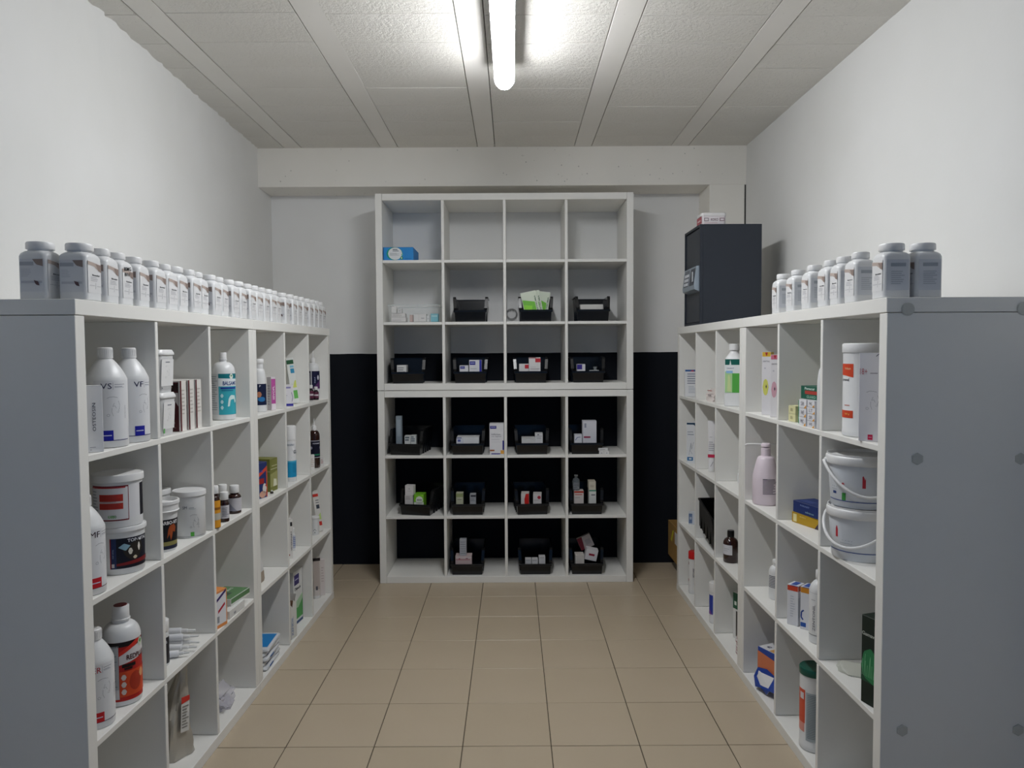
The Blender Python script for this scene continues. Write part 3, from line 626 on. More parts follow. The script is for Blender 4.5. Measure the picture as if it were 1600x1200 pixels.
# ================================================================== LEFT ROW, THIRD LEVEL
big_bottle('large white bottle ending ER above a red square, in the near lower cell', 151, 1141, L1, 54, 150, lambda r, h: code_art('ER', '#b02838', '#bd1f28', r, h, 6, w=.020, band='#2a2044'))
def redplus(r, h):
    X = lambda d: r*rad(d); z = lambda f: h*f
    return [A_rect(X(-100), z(.055), X(100), z(.665), '#b4231f'), A_rect(X(-40), z(.08), X(-9), z(.63), '#b0b4b8', 2), A_rect(X(-40), z(.08), X(-9), z(.18), '#cfcfd2', 3), A_rect(X(-100), z(.615), X(100), z(.665), '#1c1416', 2), A_fan([(X(-8), z(.56)), (X(45), z(.665)), (X(72), z(.665)), (X(-8), z(.52))], '#d23428', 3),
            A_fan([(X(-8), z(.55)), (X(100), z(.66)), (X(100), z(.50)), (X(-8), z(.43))], '#d9d5d6', 2), A_disc(X(62), z(.62), .009, .012, '#cfd6c4', 4), A_disc(X(62), z(.63), .005, .006, '#5f9a5a', 5), A_text('REDPLUS', X(46), z(.50), .056, .014, '#4a1418', lay=4),
            A_rect(X(0), z(.40), X(40), z(.435), '#1a0e10', 4), A_rect(X(6), z(.375), X(30), z(.395), '#1a0e10', 4), A_fan([(X(-8), z(.10)), (X(100), z(.10)), (X(100), z(.36)), (X(-8), z(.36))], '#cf4a26', 3),
            A_disc(X(4), z(.30), .0065, .008, '#cfc2bb', 5), A_disc(X(4), z(.225), .0065, .008, '#cfc2bb', 5), A_disc(X(4), z(.15), .0065, .008, '#cfc2bb', 5), A_disc(X(40), z(.24), .018, .026, '#a83420', 4), A_disc(X(62), z(.30), .008, .012, '#e0a070', 5)] + A_lines(X(-38), z(.2), X(-12), z(.6), 14, '#8b9095', 4, 6)
t, r, h = label_bottle('large white bottle with red REDPLUS label and open red neck disc', 192.5, 1104, L1, 55.5, 150, redplus, neck=.0215, hs=.665, group='tall white bottles with wrap labels')
MB().lathe([(.0165, h-.0009), (.0165, h+.0006), (.003, h+.0006)], M('#6d2428', .5), 24).build('seal', t)
slim_bottle('white capped bottle with black label, half hidden by the divider', 252.5, 1043, L1, 23, 72, 24, 18, lambda r, h: [A_rect(X_(r, -100), h*.05, X_(r, 100), h*.62, '#25252c'), A_text('B', X_(r, 35), h*.52, .01, .01, '#b8b8bd', lay=2)], neckh=.06)
# --- syringes lying in a small pile
SYR = M('#d9dade', .25, .5)
def syringe(label, A, B, r, mark=None, plunge=.28):
    """lying dosing syringe from A (flange) to B (tip)"""
    A, B = Vector(A), Vector(B); d = B-A; L = d.length; q = d.to_track_quat('Z', 'Y')
    t = empty('dosing_syringe', A, 0, label, 'syringe', 'white dosing syringes in a pile'); t.rotation_euler = q.to_euler()
    MB().lathe([(r, 0), (r, L*.62), (r*.92, L*.64), (r*.55, L*.65), (r*.5, L*.7)], SYR, 20).build('barrel', t)
    MB().lathe([(r*.6, L*.655), (r*.62, L*.66), (r*.55, L*.80), (r*.35, L*.81), (r*.3, L)], CAPW, 16).build('nozzle_cap', t)
    MB().lathe([(r*.55, -.004), (r*.55, -.0002)], CAPW, 14).lathe([(r*1.15, -.007), (r*1.15, -.004)], CAPW, 18).build('plunger', t)
    it = [A_text('PASTE', L*.34, 0, L*.24, r*.45, '#50545c', lay=2, bold=False)] if not mark else [A_rect(L*.36, -r*.7, L*.5, r*.7, mark, 1), A_text('CALF', L*.2, 0, L*.16, r*.45, '#50545c', lay=2, bold=False)]
    def mp(x, y, l): a = y/r; R1 = r+E_*l; return (R1*math.sin(a+MA), -R1*math.cos(a+MA), x)
    MB().art(it, mp, .004).build('label', t)
    return t
MA = PI*.0
sy = [((262, 1015), (302, 1012), 0, None), ((262, 1023), (308, 1001), 0, None), ((264, 1000), (316, 992), 0, None)]
Qs = base(292, 1022, L1)
def SP(u, v, dz): P = base(u, v, L1+dz); return (P.x, P.y, P.z)
rs = .0105; ry0 = .0018
pairs = [((256, 1024.5), (303, 1019), rs, '#2d5fb0', 'white syringe with a blue flash, front of the pile'), ((250, 1013), (314, 1011), rs, None, 'white syringe at the bottom of the pile, second from the aisle'),
         ((248, 1003), (318, 1003.5), rs, None, 'white syringe at the bottom of the pile, farthest back')]
for a, b, dz, mk, lb in pairs: syringe(lb, SP(*a, dz+ry0), SP(*b, dz+ry0), rs, mk)
for a, b, dz, mk, lb in [((249, 998), (317, 993.5), rs+.0178, None, 'white syringe lying across the middle of the pile'), ((250, 987.5), (312, 984.5), rs+.0178, None, 'white syringe on the rear of the pile')]: syringe(lb, SP(*a, dz+ry0), SP(*b, dz+ry0), rs, mk)
# --- orange edged box, flat boxes
P = base(347, 985.5, L1, .02); k = mpp(P)
carton('carton', 'white carton edged orange with a navy corner and red stripe', P+Vector((-.02, -.012, 0)), .066, .042, 58*k, rl-.22, '#dd8f50', [([A_rect(-.031, .012, .027, 57*k-.004, '#dcdde2'), A_fan([(-.031, .10), (.027, .128), (.027, .118), (-.031, .09)], '#3a2a6a', 2), A_fan([(-.018, .062), (.02, .083), (.02, .073), (-.018, .052)], '#b3273a', 2), A_rect(-.024, .02, -.012, .042, '#8f959c', 2)], front(.042)), ([A_rect(-.018, .01, .018, .11, '#dcdde2')], left(.066))])
q = LP(.925, .046); q.z = L1
carton('flat_carton', 'flat white carton lying under the green one beside the orange edged carton', q, .130, .082, .028, rl-.03, '#dcdcda', [(A_lines(-.04, -.02, .03, .02, 4, '#aab3a8', seed=2), topf(.028)), ([A_rect(-.03, .006, -.012, .014, '#9a9da2')], front(.082))], group='flat cartons lying down')
q = LP(.984, .066); q.z = L1+.0286
carton('flat_carton', 'flat green carton with pale picture, lying on top of the flat white one', q, .140, .105, .026, rl-.12, '#d8d9d6', [([A_rect(-.068, -.050, .068, .050, '#5b8257'), A_rect(-.06, -.02, .0, .03, '#45504a', 2), A_disc(-.03, .01, .02, .012, '#b7b0ae', 3), A_text('BRACE', .035, .01, .04, .012, '#d5dbd2', lay=2)], topf(.026)), ([A_rect(-.068, .008, .068, .025, '#5b8257')], front(.105))], group='flat cartons lying down')
# --- far unit, third level
def tube_pack(name, label, P, rz, w, d0, h, col, arts, capcol='#dcdcdc', rot=None, group=None, caph=.014):
    """soft tube standing on its cap: round cap, body flattening to a crimped end"""
    t = empty(name, P, rz, label, 'tube', group, rot); n = 8; rings = []
    for i in range(n+1):
        f = i/n; ww = w*(.86+.14*f); dd = d0*(1-f)**.8+.0015; rings.append([(x, y, caph+f*(h-caph)) for x, y, _ in rring(0, ww, max(dd, .0022), min(ww, max(dd, .0022))/2.05, 6)])
    MB().loft(rings, M(col, .35, .5)).build('body', t)
    MB().lathe([(w*.40, 0), (w*.42, .001), (w*.42, caph)], M(capcol, .35), 20).build('cap', t)
    if arts: MB().art(arts, lambda x, y, l: (x, -(d0*max(0, 1-(y-caph)/(h-caph))**.8+.0022)/2-.0004*l-.0006, y)).build('label', t)
    return t
P = base(500.5, 831.5, L1, .02); k = mpp(P); h = 63*k
carton('tall_carton', 'slim leaning white carton with red ends behind the small pot', P, 8.5*k, .024, h, 0, '#dedcd8', [([A_rect(-4*k, h*.86, 4*k, h*.93, '#cf3e34'), A_rect(-1*k, h*.56, 3.6*k, h*.66, '#444a58'), A_rect(-1*k, h*.70, 3.6*k, h*.72, '#6d6d78'), A_rect(-1*k, h*.76, 3.6*k, h*.78, '#6d6d78'), A_fan([(-1*k, h*.36), (4*k, h*.46), (4*k, h*.28), (-1*k, h*.32)], '#c3dd8a'), A_rect(0, h*.14, 4*k, h*.24, '#c93a34')], front(.024))], rot=(0, rad(-7), toward(P, 5)))
P = base(492, 836.5, L1, .024); k = mpp(P)
tub('small white pot with lid at the far end of the left row', P, toward(P), 14.5*k, 28*k, [A_line([(-.008, .022), (0, .032), (.008, .022)], .002, '#5c6068'), A_text('A', 0, .014, .008, .007, '#5c6068')], None, rb=.9, lidh=.012)
P = base(452.5, 873.5, L1, .015); k = mpp(P); h = 62*k
carton('tall_carton', 'tall white carton with black patch near its top', P, 7.5*k, .03, h, toward(P, 20), '#dbd9d6', [([A_rect(0, h*.82, 3.2*k, h*.92, '#26262c'), A_text('VETERINARY', 1.6*k, h*.45, h*.5, .006, '#5d5d66', PI/2), A_rect(-3*k, h*.08, -1*k, h*.12, '#8a4a3a')], front(.03))])
slim_bottle('small white bottle behind the tall black patched carton', 458.3, 861, L1, 7, 36, 4, 6, lambda r, h: [A_rect(X_(r, -20), h*.12, X_(r, 90), h*.66, '#b6bccc')]+A_lines(X_(r, 0), h*.2, X_(r, 80), h*.6, 5, '#5f6fa5', 2, 1))
P = base(405, 914.5, L1, .02); k = mpp(P)
t = empty('paper_sack', P+Vector((-.02, .01, 0)), rl, 'white pouch with a beige foot, mostly hidden by the middle panel', 'bag')
MB().rbox([(0, .085, .05, .01), (.01, .09, .055, .012), (.045, .088, .05, .012)], M('#9d8f7e', .6)).build('foot', t)
MB().rbox([(.0452, .088, .05, .012), (.09, .07, .036, .01), (.12, .05, .018, .006), (.15, .034, .004, .0015)], M('#cfcfcf', .5)).build('body', t)

# ================================================================== LEFT ROW, FLOOR LEVEL
# --- silver standing bag
P = base(285, 1190, L0); 
FOIL = M('#b3aea4', .36, .6, metal=.35, bump=.6, bscale=22)
def soft_bag(name, label, P, rz, w, d, h, mat, lean=.0, seed=1, skew=0, cat='bag', nz_=14, nn=7, crump=.006, group=None, taper=.45, lin=0):
    rnd = random.Random(seed); ph = [rnd.uniform(0, 6) for _ in range(6)]; rings = []
    for i in range(nz_+1):
        f = i/nz_; ww = w*(1-.10*abs(f-.35)-taper*max(0, f-.55)**1.3*1.6-lin*f); dd = max(.003, d*(1-f**1.7)); R_ = rring(0, ww, dd, min(ww, dd)*.42, nn); ring = []
        for j, (x, y, _) in enumerate(R_):
            a = j/len(R_)*2*PI; c = crump*(math.sin(5*a+ph[0]+6*f)+.7*math.sin(9*a+ph[1]-11*f)+.5*math.sin(13*f+ph[2]+3*a))*(.4+.6*math.sin(PI*min(1, f+.1)))*(1-.5*f)
            k_ = 1+c/max(.03, math.hypot(x, y)); ring.append((x*k_+skew*f**2, y*k_*1.0+lean*f**1.5, h*f if i else 0))
        rings.append(ring)
    t = empty(name, P, rz, label, cat, group); MB().loft(rings, mat).build('body', t); return t
Pb = on_z(287, 1192, L0); c0 = LP(.66, .16)
t = soft_bag('foil_bag', 'silver grey foil bag standing alone with a red topped label', (Pb.x-.05, Pb.y+.050, L0), rl-.62, .108, .085, .300, FOIL, lean=.02, seed=5, skew=.052, taper=.1, lin=.72)
MB().art([A_rect(.006, .085, .034, .19, '#cfccc6', 1), A_fan([(.006, .19), (.034, .19), (.034, .175), (.006, .17)], '#c2392e', 2)]+A_lines(.009, .095, .031, .165, 8, '#77736c', 2, 2), lambda x, y, l: (x+.045*(y/.3)-.022, -.0475+.060*max(0, (y-.03)/.3)**1.5-.0005*l, y)).build('label', t)
# --- clear bag
CRINK = M('#d5d3dc', .12, .7, alpha=.42, bump=1.0, bscale=30)
P = base(352, 1112, L0, .05)
t = soft_bag('plastic_bag', 'crumpled clear plastic bag on the bottom shelf', P+Vector((-.03, -.0, 0)), rl, .13, .10, .075, CRINK, seed=11, crump=.016, nz_=8, taper=.2)
for i, (dx, dy, a) in enumerate(((.01, -.02, .4), (-.02, .012, 1.3))):
    m = MB(); m.rbox([(.004+i*.02, .08, .05, .012), (.014+i*.02, .085, .055, .012), (.024+i*.02, .07, .045, .012)], M('#cfcdd6', .2, .6, alpha=.55, bump=.8, bscale=40), T=Matrix.Translation((dx, dy, 0)) @ Matrix.Rotation(a, 4, 'Z')); m.build('fold', t)
# --- blue and white packs
PKW = M('#cfd2d6', .25, .6, bump=.5, bscale=30)
P = base(432, 1042, L0); sp = LP(1.315, .075); z0 = L0
packs = [(.0, .016, 0.05, 'lowest white sachet pack with a navy patch', '#1f4f96'), (.016, .018, -.06, 'second white sachet pack from the bottom', None), (.034, .018, .05, 'third white sachet pack from the bottom', '#2a62a8'), (.052, .018, -.03, 'fourth sachet pack, white edged, under the blue one', None), (.070, .018, .06, 'topmost bright blue sachet pack', '#1f7fc4')]
for i, (dz, th, a, lb, col) in enumerate(packs):
    m = MB(); L_ = .19; W_ = .125
    m.rbox([(0, L_*.92, W_*.92, .012), (th*.3, L_, W_, .014), (th*.7, L_*.98, W_*.98, .014), (th, L_*.86, W_*.86, .02)], PKW)
    if col: m.art([A_rect(-L_*.40, -W_*.42, L_*.36, W_*.40, col)] if i == 4 else [A_rect(-L_*.3, -W_*.40, 0, W_*.1, col)], topf(th))
    if i == 4: m.art([A_text('PULMO', -.02, 0, .09, .016, '#6fb2e0', lay=2)], topf(th))
    if col and i < 4: m.art([A_rect(-.06, th*.3, -.01, th*.75, col)], lambda x, y, l: (x, -W_/2-.0005, y))
    o = m.build('sachet_pack'); q = sp+Vector((-.006*(i % 2), .004*i, 0)); put(o, (q.x, q.y, z0+dz+.0002), rl+a); tag(o, lb, 'packet', 'flat sachet packs in a pile')
# --- torn box and green carton
P = base(458, 985, L0); k = mpp(P); q = LP(1.50, .06)
Pq = base(452, 997.5, L0); hh = 70*mpp(Pq)
t = empty('torn_carton', Pq+Vector((-.045, .02, 0)), rl-.18, 'torn open white carton with blue lettering and brown inside', 'box')
m = MB(); w_, d_ = .055, .15; CB = '#dadad6'
pts = [(-w_/2, 0), (w_/2, 0), (w_/2, hh*.95), (w_*.2, hh*.80), (0, hh*.86), (-w_*.2, hh*.70), (-w_/2, hh*.78)]
def slab(m, pts, y0, y1, mat):
    n = len(pts); vs = [(x, y0, z) for x, z in pts]+[(x, y1, z) for x, z in pts]
    m.add(vs, [list(range(n)), list(range(n, 2*n))[::-1]]+[(i, i+n, (i+1) % n+n, (i+1) % n) for i in range(n)], mat)
slab(m, pts, -d_/2, -d_/2+.0012, M(CB, .6)); slab(m, [(-w_/2, 0), (w_/2, 0), (w_/2, hh), (-w_/2, hh)], d_/2-.0012, d_/2, M(CB, .6))
m.box(-w_/2, -d_/2+.0013, 0, -w_/2+.0012, d_/2-.0013, hh*.86, M(CB, .6)); m.box(w_/2-.0012, -d_/2+.0013, 0, w_/2, d_/2-.0013, hh*.96, M(CB, .6)); m.box(-w_/2+.0013, -d_/2+.0013, 0, w_/2-.0013, d_/2-.0013, .0012, M(CB, .6))
m.art([A_text('KENDIL', -.012, .06, .085, .012, '#5c7fb0', PI/2), A_rect(-w_/2+.002, .0, -w_/2+.006, .1, '#bac2cf')], front(d_)); m.build('body', t)
MB().box(-w_/2+.003, -d_/2+.004, .004, w_/2-.003, d_/2-.006, hh*.80, M('#5a3e2c', .8), .002).build('contents', t)
Pq = base(467.5, 974.5, L0); hh = 84*mpp(Pq)
carton('carton', 'large white carton with navy logo and green fade at its foot', Pq+Vector((-.085, .02, 0)), .105, .16, hh, rl-.10, '#d6d8d8', [([A_rect(-.044, hh*.74, .012, hh*.93, '#352f6e'), A_rect(-.036, hh*.83, .005, hh*.85, '#aaa9cc', 2), A_text('Dipack', -.005, hh*.66, .07, .018, '#3a3f4c'), A_fan([(-.05, hh*.10), (.05, hh*.10), (.05, hh*.42), (.0, hh*.30), (-.05, hh*.32)], '#4f9d55'), A_fan([(-.05, hh*.32), (.0, hh*.30), (.05, hh*.42), (.05, hh*.52), (-.05, hh*.40)], '#a5c9a6'), A_rect(-.05, .003, .05, hh*.06, '#33507e'), A_rect(.0505, 0, .0525, hh, '#35375a')], front(.16))])
Pq = base(486.5, 957, L0, .01); k = mpp(Pq); hh = 52*k
carton('leaflet_box', 'thin dark carton with white stripes standing edgewise', Pq+Vector((-.03, 0, 0)), .012, .07, hh, rl, '#3f4139', [([A_rect(-.0055, hh*.72, .0055, hh*.78, '#cfcfcf'), A_rect(-.0055, hh*.62, .0055, hh*.66, '#cfcfcf'), A_rect(-.0055, hh*.2, .0055, hh*.5, '#5f7348'), A_rect(-.0055, .0, .0055, hh*.15, '#8c8f94')], front(.07)), ([A_rect(-.03, hh*.3, .03, hh*.5, '#8a4040')], left(.012))])
Pq = base(497, 932, L0, .03); k = mpp(Pq)
tube_pack('cream_tube', 'white cream tube with dark crimped top, by the far end panel', Pq, toward(Pq, 5), 13*k, .03, 62*k, '#cfc8c4', [A_rect(-4.5*k, .05, 4.5*k, 58*k, '#b7aca6'), A_rect(-5.4*k, 57*k, 5.6*k, 61.5*k, '#2a2422', 2), A_rect(-1.5*k, .045, 1.5*k, .065, '#55565e', 2)])
Pq = base(507, 930, L0, .03); k = mpp(Pq)
carton('carton', 'narrow pale pink white carton right of the cream tube', Pq+Vector((0, -.01, 0)), 7*k, .03, 55*k, toward(Pq, 5), '#dad2d0', [(A_lines(-2*k, 20*k, 2*k, 45*k, 6, '#c0b4b2', seed=1), front(.03))])
# ================================================================== RIGHT ROW, TOP SHELF LEVEL
rq = -PI/2-RA       # heading of goods that face the aisle on the right
def canister(label, u, v, z, wpx, hpx, arts_fn, lidh=.10, lidm=CAPW, bodym=HDPE, push=0, group=None, lidr=1.0):
    P = base(u, v, z); r = wpx*mpp(P)/2; P = base(u, v, z, r+push); k = mpp(P); r = wpx*k/2; h = hpx*k
    t = empty('canister', P, toward(P), label, 'canister', group); rb = r*.97
    MB().lathe([(rb*.95, 0), (rb, .003), (rb, h*.06), (rb*.985, h*.065), (rb*.985, h*(1-lidh)), (rb*.9, h*(1-lidh)+.001)], bodym, 44).build('body', t)
    MB().lathe([(r*.99*lidr, h*(1-lidh)), (r*lidr, h*(1-lidh)+.001), (r*lidr, h-.004), (r*.97*lidr, h-.0008), (r*.92*lidr, h), (r*.90*lidr, h-.001), (r*.3, h-.001)], lidm, 44).build('lid', t)
    if arts_fn: MB().art(arts_fn(rb*.985, h), cyl(rb*.985)).build('label', t)
    return t
canister('white cylindrical canister with two orange label blocks', 1348.5, 684, L3, 62, 142, lambda r, h: [
    A_rect(X_(r, -95), h*.66, X_(r, -29), h*.78, '#cf4a2e'), A_fan([(X_(r, -95), h*.66), (X_(r, -29), h*.66), (X_(r, -29), h*.635), (X_(r, -60), h*.655)], '#cf4a2e'), A_text('Virkon', X_(r, -50), h*.73, .024, .007, '#e6b48a', lay=2), A_text('chronol', X_(r, -60), h*.61, .032, .008, '#44404a', lay=2), A_rect(X_(r, -95), h*.20, X_(r, -29), h*.28, '#cf4a2e'), A_text('500 g', X_(r, -50), h*.24, .018, .006, '#e8b05a', lay=2),
    A_rect(X_(r, -62), h*.33, X_(r, -40), h*.34, '#c07a70'), A_rect(X_(r, -8), h*.735, X_(r, 20), h*.75, '#55555c')]+A_lines(X_(r, -8), h*.33, X_(r, 60), h*.71, 26, '#9a9aa2', 1, 4))
P = base(1361, 693, L3, .02); k = mpp(P); hh = 138*k
carton('tall_carton', 'tall white carton with red 18+ mark, in the near right corner', P+Vector((.028, -.0, 0)), .058, .052, hh, toward(P, -10), '#dad9de', [([A_text('18+', -.018, hh*.79, .018, .016, '#b56a72', bold=False), A_rect(-.002, hh*.765, .016, hh*.775, '#8d8a92'), A_line([(.012, hh*.96), (.018, hh*.985), (.022, hh*.99)], .002, '#555a66'), A_rect(-.006, .004, .006, .018, '#c3264e'), A_rect(-.004, .010, .004, .012, '#e0a0b4', 2)]+horse(.004, hh*.42, .035), front(.052))])
# --- green wormer box over paw boxes
def paw(i): return [A_text('K9' if i % 2 else 'X3', 0, .010, .010, .010, '#8a8a92', lay=2, bold=False)]
PB = base(1262, 668, L3); kp = mpp(PB)
bx, bh = .030, .0245
q0 = base(1257.5, 664.5, L3); q1 = base(1270.5, 670, L3)
rowsL = 3; zt = 0
for c, (q, n, hgt) in enumerate(((q0, 3, .0282), (q1, 4, .0212))):
    for j in range(n):
        lb = 'small white box with grey print, '+['rear', 'near'][c]+' stack beside the green cartons, '+(['bottom one', 'middle one', 'top one'] if n == 3 else ['bottom one', 'second from the bottom', 'third from the bottom', 'top one'])[j]
        carton('small_carton', lb, Vector((RP((.535, .470)[c], .040).x, RP((.535, .470)[c], .040+.002*(j % 2)).y, L3+j*(hgt+.0004))), .056, .062, hgt, rq+.02*((j % 3)-1), '#dcdce0', [([A_text('%s' % ('MC', 'WE', 'SR', 'LT')[(j+c) % 4], 0, hgt*.5, .026, hgt*.45, '#77757f', bold=False), A_fan([(.010, 0), (.027, 0), (.027, hgt*.4)], '#d79a3c')], front(.062)), (A_lines(-.02, .004, .02, hgt-.003, 4, '#8c8c98', seed=j+c), right(.056))], group='small white cartons stacked beside the green boxes')
zt = L3+3*.0286+.0008
q = base(1263, 664, L3)
carton('green_carton', 'dark green carton with a red band, lying on the small white boxes', Vector((RP(.512, .05).x, RP(.512, .05).y, zt)), .118, .060, .042, rq+.05, '#1f5b49', [([A_rect(-.030, .016, .058, .027, '#a8423a'), A_text('Panacur', .005, .034, .07, .008, '#c9d8cf', lay=2), A_text('GUARD', .015, .008, .062, .009, '#8fb5a2', lay=2)], front(.060)), ([A_rect(-.029, .016, .029, .027, '#b07a70'), A_rect(-.029, .029, .029, .036, '#bcd0c6')], right(.118)), ([A_rect(-.029, .016, .029, .027, '#b07a70')], left(.118))])
for j in range(2):
    q = base(1247.5, 661.5, L3)
    carton('green_carton', ['lower green edged carton behind the paw boxes', 'upper green edged carton behind the paw boxes'][j], Vector((RP(.600, .07).x, RP(.600, .07).y, L3+j*.0395)), .022, .09, .038, rq+.05, '#3f8a66', [([A_disc(.0, .02, .006, .012, '#bcd6c8')], front(.09))], group='green edged cartons')
for j in range(2):
    q = base(1238, 657, L3)
    carton('cream_carton', ['lower pale yellow carton at the divider', 'upper pale yellow carton at the divider'][j], Vector((RP(.672, .062).x, RP(.672, .062).y, L3+j*.0275)), .050, .07, .027, rq+.08, '#d4d0a2', [([A_rect(-.010, .008, .008, .018, '#b8b48a')]+A_lines(-.01, .008, .006, .02, 3, '#8f8c68', 2, j), front(.07)), ([A_rect(-.02, .01, .02, .014, '#b0ac80')], right(.050))], group='pale yellow cartons')
slim_bottle('tall white bottle almost hidden behind the near divider', 1288, 673, L3, 22, 115, 14, 10, None, push=.02)
# --- two tall narrow boxes
for u, v, c1, c2, lb in ((1197.5, 648.5, '#d9b23c', '#cfcf6a', 'tall slim white box with yellow top and yellow spot'), (1210, 653, '#c9738a', '#cfa3b0', 'tall slim white box with pink top and pink spot')):
    P = base(u, v, L3); k = mpp(P); hh = 97*k
    carton('tall_carton', lb, P+Vector((.048, .004, 0)), 13.2*k, .05, hh, toward(P, -12), '#dcdadd', [([A_rect(-6*k, hh*.925, 6.4*k, hh*.995, c1), A_fan([(-2*k, hh*.99), (2*k, hh*.99), (0, hh*.915)], '#a8353a', 2), A_text('OXYTOC', 0, hh*.85, 10*k, .005, '#77747c'), A_disc(-1*k, hh*.44, 4.4*k, hh*.13, c2), A_disc(0, hh*.45, 1*k, hh*.035, '#45454e', 2), A_disc(-2*k, hh*.74, 1.6*k, .004, '#bdbdc4')], front(.05)), ([A_rect(-.024, hh*.925, .024, hh*.995, c1)], right(13.2*k))], group='tall slim white boxes')
# --- green label bottle
P = base(1147, 635, L3); kk = mpp(P); P = base(1147, 635, L3, .035); kk = mpp(P); hh = 95*kk; ww = 27*kk
t = empty('bottle', P, toward(P, -10), 'square shouldered white bottle with bright green label', 'bottle')
MB().rbox([(0, ww*.92, ww*.92, .012), (.003, ww, ww, .016), (hh*.70, ww, ww, .018), (hh*.78, ww*.9, ww*.9, .022), (hh*.84, ww*.6, ww*.6, .02), (hh*.87, ww*.45, ww*.45, .014), (hh*.90, ww*.43, ww*.43, .013)], HDPE).build('body', t)
MB().lathe([(ww*.27, hh*.895), (ww*.29, hh*.90), (ww*.29, hh*.99), (ww*.25, hh)], CAPW, 24).build('cap', t)
MB().art([A_rect(-ww*.42, hh*.21, ww*.42, hh*.78-.02, '#dfe3e4'), A_rect(-ww*.42, hh*.22, ww*.42, hh*.53, '#55a84a', 2), A_rect(-ww*.42, hh*.22, -ww*.02, hh*.56, '#a9cf95', 3), A_fan([(-ww*.3, hh*.24), (-ww*.08, hh*.24), (-ww*.14, hh*.5), (-ww*.26, hh*.5)], '#c6d59b', 4), A_rect(-ww*.36, hh*.53, ww*.0, hh*.57, '#8fb8dd', 4), A_rect(-ww*.42, hh*.665, ww*.42, hh*.755, '#145b52', 2), A_fan([(-ww*.18, hh*.665), (-ww*.08, hh*.665), (-ww*.13, hh*.745)], '#dfe3e4', 3), A_text('CANIVIT', -ww*.12, hh*.61, ww*.4, .005, '#8080a0', lay=3)], front(ww)).build('label', t)
# --- small crumpled pack, box with blue top
P = base(1110, 631, L3, .02)
t = soft_bag('crumpled_pack', 'small crumpled whitish foil pack, alone in its cell', P, rq+.3, .085, .05, .062, M('#cfc6c2', .3, .6, bump=.6, bscale=40), seed=4, crump=.010, nz_=8)
MB().art([A_text('PANA', .0, .03, .03, .010, '#5a5055'), A_rect(-.02, .05, .02, .054, '#b07068')], front(.056)).build('label', t)
P = base(1076, 619.5, L3, .02); k = mpp(P); hh = 41*k
carton('carton', 'white carton with blue and red top band, by the far right end panel', P+Vector((.01, .0, 0)), 21*k, .05, hh, toward(P, 3), '#d8d9dc', [([A_rect(-10*k, hh*.93, 10*k, hh*.995, '#2d5c96'), A_fan([(-3*k, hh*.93), (4*k, hh*.93), (1*k, hh*.99)], '#b02f4c', 2)]+A_lines(-7*k, hh*.45, 9*k, hh*.88, 5, '#70788c', 1, 1)+A_lines(-5*k, hh*.12, 8*k, hh*.4, 5, '#a5aab6', 1, 2), front(.05))])

# ================================================================== RIGHT ROW, SECOND LEVEL
def bucket(label, P, rz, R, h, rot_handle, arts, drop, hz):
    t = empty('bucket', P, rz, label, 'bucket', 'white lidded buckets with handles')
    rf = lambda z: R*(.845+.085*z/h)
    MB().lathe([(R*.83, 0), (R*.845, .003), (R*.93, h*.84), (R*.93, h*.85)], M('#d4d8de', .3, .5), 56).build('body', t)
    MB().lathe([(R*.94, h*.80), (R*.985, h*.805), (R, h*.82), (R, h*.93), (R*.985, h*.955), (R*.96, h*.97), (R*.965, h*.998), (R*.945, h), (R*.93, h*.94), (R*.5, h*.93)], CAPW, 56, cap0=False).build('lid', t)
    pts = []
    for i in range(25):
        a = PI*i/24; x = (R+.006)*math.cos(a); s = math.sin(a); pts.append((x, -abs(s)*(R+.010), hz-drop*s**1.3))
    m = MB(); T = Matrix.Rotation(rot_handle, 4, 'Z'); m.tube(pts, .0042, CAPW, 8, T); m.build('handle', t)
    m = MB()
    for a in (0, PI): m.lathe([(.009, 0), (.009, .006), (.005, .009)], CAPW, 14, T=T @ Matrix.Rotation(a, 4, 'Z') @ Matrix.Translation((R*.965, 0, hz)) @ Matrix.Rotation(PI/2, 4, 'Y'))
    m.build('handle_pivot', t)
    MB().art(arts, cyl(rf)).build('label', t); return t
P = base(1343, 886, L2); Rk = 51*mpp(P); P = base(1343, 886, L2, Rk); k = mpp(P); R = 51*k; P.x += .0
hb1 = .150; hb2 = .150
X = lambda d: R*.88*rad(d)
bucket('lower white bucket with lid and dangling handle on the near right shelf', P, toward(P), R, hb1, rad(-22), [A_rect(X(-75), hb1*.16, X(100), hb1*.175, '#3c4f90', 2), A_rect(X(-52), hb1*.42, X(-46), hb1*.68, '#b7303c', 2)]+A_lines(X(-40), hb1*.3, X(-5), hb1*.72, 8, '#b9bfc6', 1, 3)+A_lines(X(0), hb1*.4, X(30), hb1*.72, 6, '#aeb5bd', 1, 4), .078, hb1*.80)
